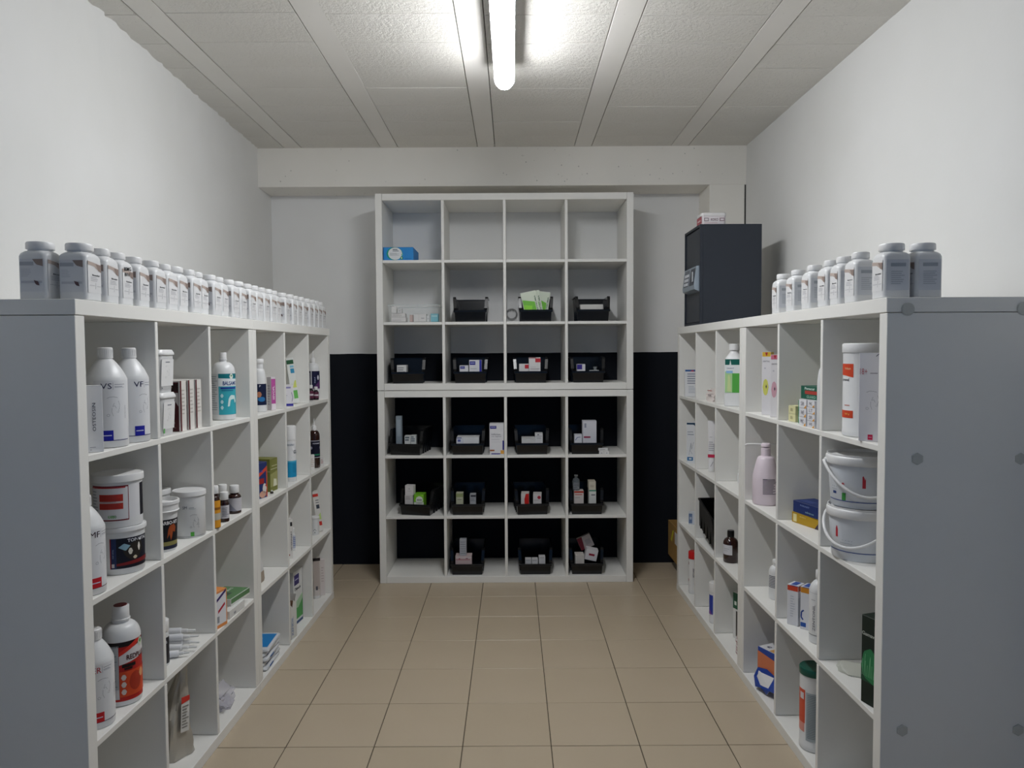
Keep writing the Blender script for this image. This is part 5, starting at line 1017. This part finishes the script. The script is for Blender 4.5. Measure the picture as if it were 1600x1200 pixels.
def bin_(u, z, label, rz=0, sc=1.0, y=FY):
    P = on_y(u, 600, y); loc = (P.x, y, z)
    if bfirst[0]: bfirst[0] = False; o = bt; o.location = loc; o.rotation_euler = (0, 0, rz)
    else: o = dup(bt, loc, rz)
    o['label'] = label; o.scale = (sc, 1, 1); return o
# u centre of the base at the front
bin_(735.5, U2, 'black bin standing empty in the upper unit, above the violet boxes')
bin_(838, U2, 'black bin filled with bright green sachets')
bin_(927.5, U2, 'black bin holding folded white papers, rightmost of its row')
bin_(637.5, U1, 'black bin with one small white box, lowest row of the upper unit, leftmost', .10)
bin_(734.5, U1, 'black bin with two violet and white boxes')
bin_(829.5, U1, 'black bin with red and white boxes showing above its lip')
bin_(919.5, U1, 'black bin with a violet box and a round vial cap')
bin_(631, B3, 'black bin with an upright grey blue box, left end of its row', -.14)
bin_(729.5, B3, 'black bin beside the upright white carton')
bin_(831, B3, 'black bin with one small square white box and flat papers', .03)
bin_(917, B3, 'black bin with a tall pale box, upper right of the lower unit')
bin_(646, B2, 'black bin with a green topped box and white boxes', -.20)
bin_(729, B2, 'black bin with two small boxes set apart')
bin_(831.5, B2, 'black bin with two red marked boxes', .08)
bin_(917, B2, 'black bin with a glass vial and a tall beige box')
bin_(727.5, B1, 'black bin with rose patterned boxes and one upright, bottom row left')
bin_(835.5, B1, 'black bin with three tiny white boxes, bottom row middle')
bin_(917, B1, 'black bin with tilted boxes, bottom row right')
FL = .0036
def inbin(name, label, u0, u1, vtop, dy, zb, D, col, items=(), side=(), rz=0, top=(), group=None, up=0, rot=None, flap=True):
    y = FY+dy; a, b = on_y(u0, vtop, y), on_y(u1, vtop, y); W = b.x-a.x; z0 = zb+FL+up; Hh = a.z-z0
    return carton(name, label, Vector(((a.x+b.x)/2, y+D/2, z0)), W, D, Hh, rz, col, ([(items(W, Hh), front(D))] if items else [])+([(side(W, Hh), right(W))] if side else [])+([(top(W, Hh), topf(Hh))] if top else []), group=group, rot=rot, flap=flap)
G = 'medicine boxes in the storage bins'
# upper row: sachets, papers
GRN = '#6fc22e'
for i, (u, v0, dy, rzz, ry, hh, w_) in enumerate(((832, 455, .055, .05, -12, .152, .092), (842, 455, .085, -.02, -9, .158, .080), (852, 452, .115, -.05, 8, .155, .080))):
    P = on_y(838+(u-838)*.6, 600, FY)
    sachet = lambda W, Hh: [A_rect(-W*.46, Hh*.02, W*.46, Hh*.97, '#d9e2cf'), A_fan([(-W*.46, Hh*.05), (W*.3, Hh*.05), (W*.3, Hh*.55), (-W*.46, Hh*.70)], GRN, 2), A_fan([(-W*.46, Hh*.05), (-W*.1, Hh*.05), (W*.1, Hh*.4), (-W*.46, Hh*.5)], '#8fe02c', 3), A_text('ESTRUMA', W*.37, Hh*.5, Hh*.6, .008, '#2f5a3c', PI/2, 3)]
    col = '#dfe6d8'
    o = MB().box(-w_/2, -.004, 0, w_/2, .004, hh, M(col, .45, .4), .002); 
    o.art(sachet(w_, hh), lambda x, y, l: (x, -.004-.0004*l, y))
    o = o.build('sachet'); put(o, Vector((P.x, FY+dy+.02, U2+.034)), rot=(rad(-14), rad(ry), rzz)); tag(o, ['green and white sachet, front one in the filled bin', 'green and white sachet, middle one in the filled bin', 'green and white sachet, rear one in the filled bin'][i], 'packet', 'green sachets')
P = on_y(845, 600, FY); o = MB().box(-.042, -.003, 0, .042, .003, .168, M('#8d938f', .55, .3, metal=.15, bump=.6, bscale=40), .0015).build('foil_sachet'); put(o, Vector((P.x, FY+.17, U2+.012)), rot=(rad(-10), rad(8), -.1)); tag(o, 'silver grey foil sachet behind the green ones', 'packet')
for i in range(2):
    P = on_y(927.5, 600, FY); o = soft_bag('folded_paper', ['folded white paper bundle in the right bin, front layer', 'folded white paper bundle in the right bin, rear layer'][i], Vector((P.x, FY+.10+.05*i, U2+FL+.001)), .05*i, .142, .045, .097+.003*i, M('#d2d0cc', .6, .3, bump=.5, bscale=30), seed=30+i, crump=.003, nz_=6, taper=.0, cat='paper', group=None)
blu = lambda W, H_: [A_rect(-W*.42, H_*.62, W*.1, H_*.88, '#2c2f8c'), A_rect(-W*.36, H_*.73, W*.04, H_*.78, '#b9bbe0', 2), A_rect(-W*.4, H_*.48, W*.2, H_*.5, '#9a9aa2')]
inbin('carton', 'small white box lying in the leftmost bin of the upper unit', 620, 635, 570.5, .045, U1, .06, '#dddddb', lambda W, H_: A_lines(-W*.4, H_*.55, W*.4, H_*.9, 3, '#70707a', 1, 2), group=G)
inbin('carton', 'lower white box with a violet logo, left of the pair', 718, 731.5, 571, .04, U1, .06, '#dcdce0', lambda W, H_: [A_rect(-W*.42, H_*.80, W*.1, H_*.95, '#2c2f8c'), A_rect(-W*.36, H_*.86, W*.04, H_*.89, '#b9bbe0', 2)], group=G)
inbin('carton', 'taller white box with a violet logo and violet edge, right of the pair', 733, 752.5, 562.5, .045, U1, .07, '#dcdce0', lambda W, H_: [A_rect(-W*.46, H_*.78, W*.0, H_*.94, '#2c2f8c'), A_rect(-W*.40, H_*.85, -W*.06, H_*.88, '#b9bbe0', 2), A_rect(W*.32, 0, W*.495, H_, '#34379a'), A_rect(-W*.4, H_*.60, W*.1, H_*.62, '#9a9aa2')], group=G)
inbin('carton', 'lower red and white box, left of its pair', 811, 826, 568.5, .04, U1, .06, '#dedcdc', lambda W, H_: [A_rect(W*.1, H_*.74, W*.495, H_*.95, '#c2333c')], group=G)
inbin('carton', 'taller red and white box, right of its pair', 826.4, 844.5, 558.5, .045, U1, .07, '#dedcdc', lambda W, H_: [A_rect(W*.05, H_*.80, W*.495, H_*.96, '#c2333c'), A_rect(-W*.49, H_*.965, W*.1, H_*.995, '#8f2a34'), A_rect(-W*.4, H_*.52, W*.4, H_*.535, '#77555c'), A_rect(-W*.4, H_*.6, W*.1, H_*.61, '#b5a0a4')], group=G)
inbin('carton', 'white box with a violet corner in the right bin of the upper unit', 901.5, 914.5, 569, .04, U1, .055, '#dedde2', lambda W, H_: [A_rect(-W*.49, H_*.70, W*.12, H_*.98, '#3a2f8a')], group=G)
P = on_y(930.5, 569, FY+.07); t = empty('vial', (P.x, FY+.085, U1+FL+.001), 0, 'upturned clear vial with grey cap in the right bin', 'vial')
MB().lathe([(.018, 0), (.019, .002), (.019, .055), (.012, .066), (.010, .068), (.010, .074)], M('#a9b0b0', .1, .6, alpha=.55), 24).build('body', t); MB().lathe([(.0115, .0735), (.0125, .0745), (.0125, .084), (.011, .085)], M('#a9adac', .3, metal=.6), 20).build('cap', t)
o = soft_bag('crumpled_paper', 'crumpled grey paper beside the clear vial', Vector((P.x-.010, FY+.050, U1+FL+.001)), 0, .075, .03, .066, M('#8f9496', .4, bump=.5, bscale=40), seed=51, crump=.006, nz_=6, cat='paper')
# lower unit, top row
inbin('tall_carton', 'grey blue upright box leaning in the left bin', 618.5, 627.5, 650, .09, B3, .03, '#8d9aa4', lambda W, H_: [A_rect(-W*.3, H_*.45, W*.3, H_*.9, '#9fabb4')], rz=-.05, group=G)
inbin('carton', 'small white box with grey script behind the lip of the left bin', 632, 641, 681, .04, B3, .05, '#cfd2d2', lambda W, H_: A_lines(-W*.4, H_*.7, W*.4, H_*.97, 2, '#55606a', 1, 3, th=.6), group=G)
inbin('carton', 'small grey white box right of the script one in the left bin', 641.4, 650, 680.5, .045, B3, .05, '#c9cdcc', lambda W, H_: A_lines(-W*.4, H_*.65, W*.4, H_*.97, 3, '#66707a', 1, 4, th=.6), group=G)
inbin('flat_carton', 'long white box lying flat behind the lip, violet marked', 713.5, 748.5, 683, .05, B3, .10, '#d9dadc', lambda W, H_: [A_rect(-W*.49, H_*.70, -W*.28, H_*.97, '#3a3f8c'), A_rect(-W*.47, H_*.8, -W*.3, H_*.84, '#b9bbe0', 2)], group=G)
inbin('flat_carton', 'short white box with a blue edge in front of the long one', 713, 724, 685.5, .030, B3, .018, '#d2d5de', lambda W, H_: [A_rect(-W*.3, H_*.8, W*.1, H_*.95, '#5c67a8')], group=G)
P = on_y(776.3, 709, BY+.012); W_ = on_y(787.5, 700, BY+.012).x-on_y(765, 700, BY+.012).x; H_ = on_y(776, 662, BY+.012).z-B3
carton('tall_carton', 'upright white carton with violet logo and orange corner, left of the divider', Vector((P.x, BY+.012+.035, B3)), W_, .07, H_, 0, '#dcdce0', [([A_rect(-W_*.46, H_*.84, -W_*.02, H_*.93, '#2c2c86'), A_rect(-W_*.40, H_*.88, -W_*.08, H_*.9, '#b9bbe0', 2), A_text('Inflacam', -W_*.05, H_*.66, W_*.62, .0075, '#4a4a5a', bold=False), A_text('15 mg/ml', -W_*.02, H_*.59, W_*.64, .0075, '#4a4a5a', bold=False), A_rect(-W_*.38, H_*.49, W_*.2, H_*.497, '#9090a0'), A_rect(-W_*.38, H_*.41, W_*.3, H_*.415, '#b0b0ba'), A_rect(-W_*.48, H_*.12, -W_*.16, H_*.17, '#a86a48'), A_rect(-W_*.38, .004, W_*.24, H_*.055, '#2c2c86'), A_rect(W_*.26, .006, W_*.49, H_*.15, '#dba24a'), A_rect(W_*.40, H_*.16, W_*.495, H_*.46, '#2c2c86')], front(.07))])
inbin('flat_carton', 'flat white papers box behind the lip, third bin', 815, 836, 684.5, .045, B3, .09, '#d0d0d0', lambda W, H_: [A_line([(-W*.4, H_*.9), (0, H_*.97), (W*.4, H_*.92)], .001, '#99999c')], group=G)
inbin('carton', 'square white box with dark printed lines, third bin', 835.5+.6, 848, 677, .05, B3, .06, '#d6d6d8', lambda W, H_: [A_rect(-W*.4, H_*.84, W*.4, H_*.855, '#50505a'), A_rect(-W*.2, H_*.9, W*.0, H_*.95, '#50505a'), A_rect(-W*.3, H_*.74, W*.3, H_*.76, '#70707a')], group=G)
inbin('tall_carton', 'tall pale lilac box with a crimson bar', 910.5, 932, 657.5, .05, B3, .06, '#cfd0d8', lambda W, H_: [A_rect(-W*.42, H_*.46, W*.06, H_*.51, '#8f2048'), A_rect(-W*.38, H_*.78, -W*.24, H_*.92, '#8d90a0')], group=G)
inbin('carton', 'small white box with blue arc left of the tall lilac box', 897.5, 909.5, 679, .04, B3, .05, '#d8dae2', lambda W, H_: [A_line([(-W*.4, H_*.68), (-W*.1, H_*.85), (W*.3, H_*.86)], .003, '#3a4f8c')], group=G)
for i, (u0, u1, v0, v1, lb) in enumerate(((936.5, 943.6, 704, 709.2, 'tiny white box on the shelf board, left one of the pair below'), (944, 952, 704.2, 709.2, 'tiny white box on the shelf board, right one of the pair below'))):
    y = BY+.012; a, b = on_y(u0, v0, y), on_y(u1, v0, y); carton('tiny_carton', lb, Vector(((a.x+b.x)/2, y+.02, B3)), b.x-a.x, .04, .021, 0, '#dcdcdc', [([A_rect(-.004, .006, .004, .009, '#77777c')], front(.04))], group='tiny white boxes on the shelf board')
a, b = on_y(935, 701, BY+.014), on_y(950, 701, BY+.014); carton('tiny_carton', 'tiny white box lying across the two beneath it', Vector(((a.x+b.x)/2, BY+.034, B3+.0214)), b.x-a.x, .034, .014, .06, '#d6d6d6', [([A_rect(-.02, .005, .01, .007, '#88888c')], front(.034))], group='tiny white boxes on the shelf board')
# lower unit, middle row
inbin('carton', 'white box at the bottom of the two stacked ones, first bin', 633, 646, 774, .045, B2, .038, '#cfcbca', lambda W, H_: A_lines(-W*.4, H_*.75, W*.3, H_*.95, 2, '#99928f', 1, 2), group=G, rz=-.2)
z_ = on_y(638, 774, FY+.045).z-B2-FL
inbin('carton', 'white box on top of the stacked pair with a small grey crest', 633.5, 647, 758.5, .045, B2, .040, '#d9d6d6', lambda W, H_: [A_disc(0, H_*.65, .003, .004, '#77757a'), A_rect(-W*.2, H_*.42, W*.2, H_*.45, '#a5a2a6')], group=G, up=z_+.0006, rz=-.2)
inbin('carton', 'white box with a vivid green top and white arch', 647.5, 663, 772.5, .04, B2, .07, '#7cc02e', lambda W, H_: [A_disc(W*.05, H_*.70, W*.38, H_*.20, '#d9e0d2'), A_rect(-W*.2, H_*.68, W*.3, H_*.74, '#8a8f86', 2), A_rect(-W*.49, 0, W*.49, H_*.6, '#d9dcd4')], top=lambda W, H_: [A_rect(-W*.45, -.03, W*.45, .03, '#6db32a')], group=G, rz=-.1)
inbin('carton', 'pale box with a greenish head, left in its bin', 712.5, 723.5, 770.5, .05, B2, .05, '#b9baa2', lambda W, H_: [A_rect(-W*.49, H_*.80, W*.49, H_*.98, '#8f9a6a'), A_rect(-W*.3, H_*.66, W*.3, H_*.69, '#77786a')], group=G)
inbin('carton', 'small grey box with dark lettering, right in its bin', 734, 743.5, 772.5, .05, B2, .05, '#a9abb0', lambda W, H_: [A_rect(-W*.35, H_*.86, W*.49, H_*.97, '#3a3c44')]+A_lines(-W*.4, H_*.62, W*.4, H_*.82, 3, '#60626a', 1, 1), group=G)
inbin('carton', 'white box with a bright red right half', 814.5, 827, 771, .045, B2, .07, '#d2cdc9', lambda W, H_: [A_fan([(-W*.05, 0), (W*.49, 0), (W*.49, H_*.98), (W*.1, H_*.98), (-W*.08, H_*.7)], '#c4231e')], rz=-.06, group=G)
inbin('carton', 'white box with a small crimson roundel', 833.5, 846.5, 772, .045, B2, .07, '#d2cecd', lambda W, H_: [A_disc(W*.22, H_*.82, W*.22, H_*.09, '#a52638'), A_rect(-W*.4, H_*.66, W*.2, H_*.68, '#99929a')], rz=-.06, group=G)
inbin('carton', 'squat white box with red head lettering under the glass vial', 897, 912, 767, .070, B2, .06, '#d9d0cc', lambda W, H_: [A_rect(-W*.49, H_*.90, W*.49, H_*.99, '#b5483c'), A_rect(-W*.4, H_*.80, W*.35, H_*.84, '#c0584c'), A_rect(-W*.4, H_*.66, W*.1, H_*.68, '#9d8f8c')], group=G)
z_ = on_y(900, 767, FY+.070).z-B2
P = on_y(897.5, 765, FY+.10); t = empty('glass_vial', (P.x+.010, FY+.100, B2+z_+.0008), 0, 'clear glass vial with silver crimp standing on the red lettered box', 'vial')
MB().lathe([(.021, 0), (.022, .002), (.022, .055), (.018, .066), (.009, .074), (.009, .082)], M('#8a9298', .08, .7, alpha=.45), 26).build('body', t); MB().lathe([(.0095, .081), (.0115, .082), (.0115, .091), (.010, .092)], M('#b9bcc0', .25, metal=.8), 20).build('cap', t)
MB().art([A_rect(-.02, .008, .022, .045, '#9da1a6')]+A_lines(-.018, .01, .02, .043, 6, '#4a4c52', 2, 2, th=.45), cyl(.0222)).build('label', t)
inbin('carton', 'white box with a green stripe in the vial bin', 920.5, 931.5, 765.5, .045, B2, .07, '#d6d8d4', lambda W, H_: [A_rect(-W*.49, H_*.94, W*.49, H_*.99, '#2f8a6a'), A_rect(-W*.2, H_*.76, W*.35, H_*.80, '#44464e')], group=G)
z_ = on_y(926, 765.5, FY+.045).z-B2-FL
inbin('carton', 'beige box standing on the green striped one', 920, 931, 752.5, .046, B2, .075, '#c9c3b4', lambda W, H_: [A_rect(-W*.3, H_*.3, W*.2, H_*.6, '#b5ae9e')], group=G, up=z_+.0006)
# lower unit, bottom row
inbin('flat_carton', 'rose patterned white box lying in the bottom left bin', 711.5, 737, 869, .04, B1, .07, '#cdb9b9', lambda W, H_: [A_rect(-W*.48, H_*.76, W*.40, H_*.80, '#a8626c'), A_rect(-W*.48, H_*.90, W*.48, H_*.96, '#d9cfd0'), A_disc(-W*.25, H_*.84, .006, .003, '#a03a48', 2), A_disc(W*.2, H_*.86, .008, .003, '#8a5a68', 2)], group=G)
z_ = on_y(724, 869, FY+.04).z-B1-FL
inbin('tall_carton', 'small upright box with dark lines standing on the rose patterned one', 718, 728.5, 843.5, .045, B1, .05, '#a9acb4', lambda W, H_: [A_rect(-W*.4, H_*(.15+.14*i), W*.4, H_*(.17+.14*i), '#4c4f5a') for i in range(6)], group=G, up=z_+.0006, flap=False)
for u0, u1, vt, lb in ((820.7, 830.3, 874.3, 'left of the three'), (831, 840.6, 874.3, 'middle of the three'), (842, 852, 870.3, 'right and taller of the three')):
    inbin('tiny_carton', 'tiny white box in the middle bottom bin, '+lb, u0, u1, vt, .035, B1, .05, '#cfcfd2', lambda W, H_: [A_rect(-W*.4, H_*.94, W*.3, H_*.96, '#70707a')], group=G)
inbin('flat_carton', 'flat white box lying left in the bottom right bin', 899, 913, 868, .045, B1, .08, '#cfcac5', group=G)
P = on_y(922, 868, FY+.06)
o = carton('tilted_carton', 'tilted white box with a dark red bar, front of the bottom right bin', Vector((P.x, FY+.075, B1+.072)), .070, .06, .066, 0, '#d2d0d4', [([A_rect(-.016, .028, .018, .040, '#8a1f34')], front(.06))], group=G, rot=(0, rad(12), 0))
P = on_y(922, 850, FY+.16)
o = carton('tilted_carton', 'tilted white box with a maroon side, rear of the bottom right bin', Vector((P.x-.012, FY+.175, B1+.115)), .085, .05, .075, 0, '#c9c0be', [([A_fan([(-.042, 0), (-.02, 0), (-.01, .074), (-.042, .074)], '#7a2a34'), A_rect(-.002, .02, .032, .05, '#b5aeb0')], front(.05))], group=G, rot=(rad(-8), rad(-24), 0))
# top: blue box, clear tub with small boxes, ring
a, b = on_y(596, 407, BY+.012), on_y(642.8, 386, BY+.012); W_ = b.x-a.x; H_ = b.z-U3
carton('blue_carton', 'bright blue carton with a round white label in the top left cell', Vector(((a.x+b.x)/2+.010, BY+.012+.12, U3)), W_, .24, H_, 0, '#2a86cc', [([A_disc(-W_*.12, H_*.5, W_*.27, H_*.495, '#1f9a80'), A_disc(-W_*.10, H_*.5, W_*.235, H_*.47, '#d6d9dc', 2), A_rect(-W_*.18, H_*.78, -W_*.02, H_*.84, '#5a646c', 3), A_rect(-W_*.18, H_*.68, W_*.02, H_*.73, '#5a646c', 3)]+A_lines(-W_*.28, H_*.34, W_*.06, H_*.56, 4, '#8d949a', 3, 3)+[A_disc(W_*.115, H_*.17, W_*.05, H_*.13, '#1c8a5c', 4), A_rect(W_*.10, H_*.1, W_*.13, H_*.24, '#d9e8d8', 5), A_disc(W_*.13, H_*.42, W_*.03, H_*.07, '#6fc0a0', 3), A_rect(-W_*.5+.001, .002, -W_*.47, H_*.98, '#1f5f9a'), A_rect(W_*.22, H_*.1, W_*.45, H_*.14, '#2468a8')], front(.24))], bev=.001)
a, b = on_y(605.5, 503, BY+.02), on_y(687, 475.5, BY+.02); W_ = b.x-a.x; H_ = b.z-U2; cx_ = (a.x+b.x)/2; yy = BY+.02
t = empty('clear_tub', (cx_, yy, U2), 0, 'transparent plastic tub full of small white boxes', 'tub')
CL = M('#dfe6e8', .06, .6, alpha=.16); hwb, hwt = W_/2-.012, W_/2-.003
m = MB(); D_ = .25
m.loft([[(x*hwb, y, .0006) for x, y in ((-1, .008), (1, .008), (1, D_-.008), (-1, D_-.008))], [(x*hwt, y, H_-.004) for x, y in ((-1, 0), (1, 0), (1, D_), (-1, D_))]], CL, False, True, False)
m.build('body', t)
m = MB()
for p, q in (((-hwt, 0), (hwt, 0)), ((hwt, 0), (hwt, D_)), ((hwt, D_), (-hwt, D_)), ((-hwt, D_), (-hwt, 0))): m.tube([(p[0], p[1], H_-.003), (q[0], q[1], H_-.003)], .0024, M('#dfe6e8', .1, .6, alpha=.5), 8)
m.build('rim', t)
def intub(lb, u0, u1, v0, v1, dy, D, col, it=(), name='carton'):
    y = yy+dy; a, b = on_y(u0, v0, y), on_y(u1, v1, y); lo = b.z
    carton(name, lb, Vector(((a.x+b.x)/2, y+D/2, lo)), b.x-a.x, D, a.z-lo, 0, col, ([(it(b.x-a.x, a.z-lo), front(D))] if it else []), group='small boxes in the clear tub')
zf = U2+.0035
def vz(z, dy): # pixel row of height z at depth dy
    P = Vector((cx_, yy+dy, z)); d = P-EYE; return 600-F*d.dot(AU)/d.dot(AF)
v0 = vz(zf, .03)
intub('long white box at the tub floor, left', 611.5, 634, 495.5, v0, .03, .08, '#d8d4d2', lambda W, H_: [A_rect(-W*.45, H_*.3, W*.2, H_*.38, '#b0a8a8')])
intub('white box lying on the long one in the tub', 611.5, 633, 489.5, 495.2, .03, .07, '#dcd8d6', lambda W, H_: A_lines(-W*.4, H_*.2, W*.4, H_*.9, 3, '#99928f', 1, 4))
intub('square white box at the upper left of the tub', 611.5, 619.5, 479, 489.2, .035, .05, '#dedcda')
intub('little white box with a grey mark behind, upper middle left', 621, 628, 482, 489.2, .035, .04, '#d2d0d0', lambda W, H_: [A_disc(0, H_*.5, .003, .004, '#8a8a90')])
intub('small rose edged box low in the tub centre', 640, 645, 492, v0, .03, .04, '#c9aaa2')
intub('white box with tiny marks in the middle of the tub', 646, 666, 490.5, v0, .035, .07, '#d9d6d4', lambda W, H_: [A_rect(-W*.1, 0, -W*.08, H_, '#b5b0ae'), A_disc(-W*.3, H_*.6, .002, .003, '#77757a'), A_rect(W*.1, H_*.4, W*.35, H_*.5, '#99969a')])
intub('small white cube box with a dark dot, right of centre in the tub', 666.6, 671.4, 493, v0, .03, .03, '#dadada', lambda W, H_: [A_disc(0, H_*.5, .0025, .004, '#77777c')])
intub('turquoise box at the right end of the tub', 673, 684.5, 490, v0, .035, .06, '#5fb4c4', lambda W, H_: [A_rect(-W*.4, H_*.6, W*.4, H_*.8, '#a5d6de')])
# ring of cable lying against the wall in the third cell
rg = empty('cable_ring', (0, 0, 0), 0, 'thin grey coiled ring standing against the back wall', 'cable coil')
P = on_y(799.5, 491, YW-.010); rg.location = P
m = MB(); R_ = .034
for kq in range(2):
    pts = [((R_-.004*kq)*math.cos(2*PI*i/28), -.004*kq, (R_-.004*kq)*math.sin(2*PI*i/28)+.002*kq) for i in range(29)]; m.tube(pts, .0026, M('#9a9b9b', .5), 8)
m.tube([(-.010, -.003, R_*.55), (0, -.003, R_*.95), (.012, -.003, R_*.6)], .002, M('#9a9b9b', .5), 6); m.build('coil', rg)
# tilted black bin on the right row
q = RP(1.121+.425, .108)
o = dup(bt, (q.x, q.y, L1+.004), 0, 'black bin tipped up behind on the right shelving, beside the brown bottle', 'black open fronted storage bins')
o.rotation_euler = (rad(15), 0, -RA+.035)

# ------------------------------------------------------------------ final positions inside the cells
bpy.context.view_layer.update()
def _pts(o):
    out = [o.matrix_world @ Vector(c) for c in o.bound_box] if o.type == 'MESH' else []
    for c in o.children: out += _pts(c)
    return out
def settle(start, t=None, d=None, dt=0, dd=0, dz=0):
    """centre a thing at t along the row and d behind its front edge, or shift it"""
    hit = [o for o in C.objects if o.parent is None and str(o.get('label', '')).startswith(start)]
    assert hit, start
    for o in hit:
        v = _pts(o); c = Vector(((min(p.x for p in v)+max(p.x for p in v))/2, (min(p.y for p in v)+max(p.y for p in v))/2, 0))
        f, (ox, oy, a, s) = (LP, (LX, LY, LA, -1)) if c.x < 0 else (RP, (RX, RY_, RA, 1))
        tc = (c.x-ox)*math.sin(a)+(c.y-oy)*math.cos(a); dc = s*((c.x-ox)*math.cos(a)-(c.y-oy)*math.sin(a))
        n = f(tc+dt if t is None else t, dc+dd if d is None else d)-f(tc, dc); o.location.x += n.x; o.location.y += n.y; o.location.z += dz
for a in (('tall white carton with OSTEOSIN', .104, .029), ('large white bottle marked VS', .214, .056), ('large white bottle marked VF', .322, .051), ('small square white tub', .470, .058),
          ('small white carton with violet', None, None, 0, .006), ('tall leaning white carton with green', 1.812, None, 0, 0, .004), ('white squeeze bottle with pointed', 2.166, .072), ('small dark bottle with white cap, left', 2.080, .060), ('small dark bottle with white cap, right', 2.108, .042),
          ('white round tub with TOP', None, None, 0, .005), ('white round tub with red framed', None, None, 0, .003), ('large white bottle marked MF', None, None, .002, .004), ('white round tub with raised', None, None, 0, .004), ('plain white pot standing', .670, .168),
          ('brown bottle with yellow', .767, .014), ('olive green carton', 1.448, None), ('tiny glass vial', 1.375, .028), ('white syringe', None, None, 0, .014), ('white carton edged orange', .790, .026),
          ('slim leaning white carton', None, None, 0, 0, .004), ('torn open white carton', None, None, 0, .008), ('white cream tube with dark', 2.128, .062), ('narrow pale pink', 2.180, .045),
          ('tall white carton with red 18+', .132, .034), ('tall slim white box with yellow', .957, .046), ('tall slim white box with pink', .868, .046), ('small crumpled whitish', 1.700, .052), ('white carton with blue and red top', None, None, 0, .006),
          ('lower white bucket', None, None, .030, .018), ('upper white bucket', None, None, .030, .018), ('large pinkish', None, None, 0, .006), ('mustard yellow', None, None, .026, -.018), ('navy blue carton with a white end', None, None, .026, -.018),
          ('flat pale pack', .285, .105), ('tall dark green carton', .092, .048), ('blue and orange carton', None, None, 0, .006), ('white canister with dark green', None, None, 0, .012)):
    settle(*a)
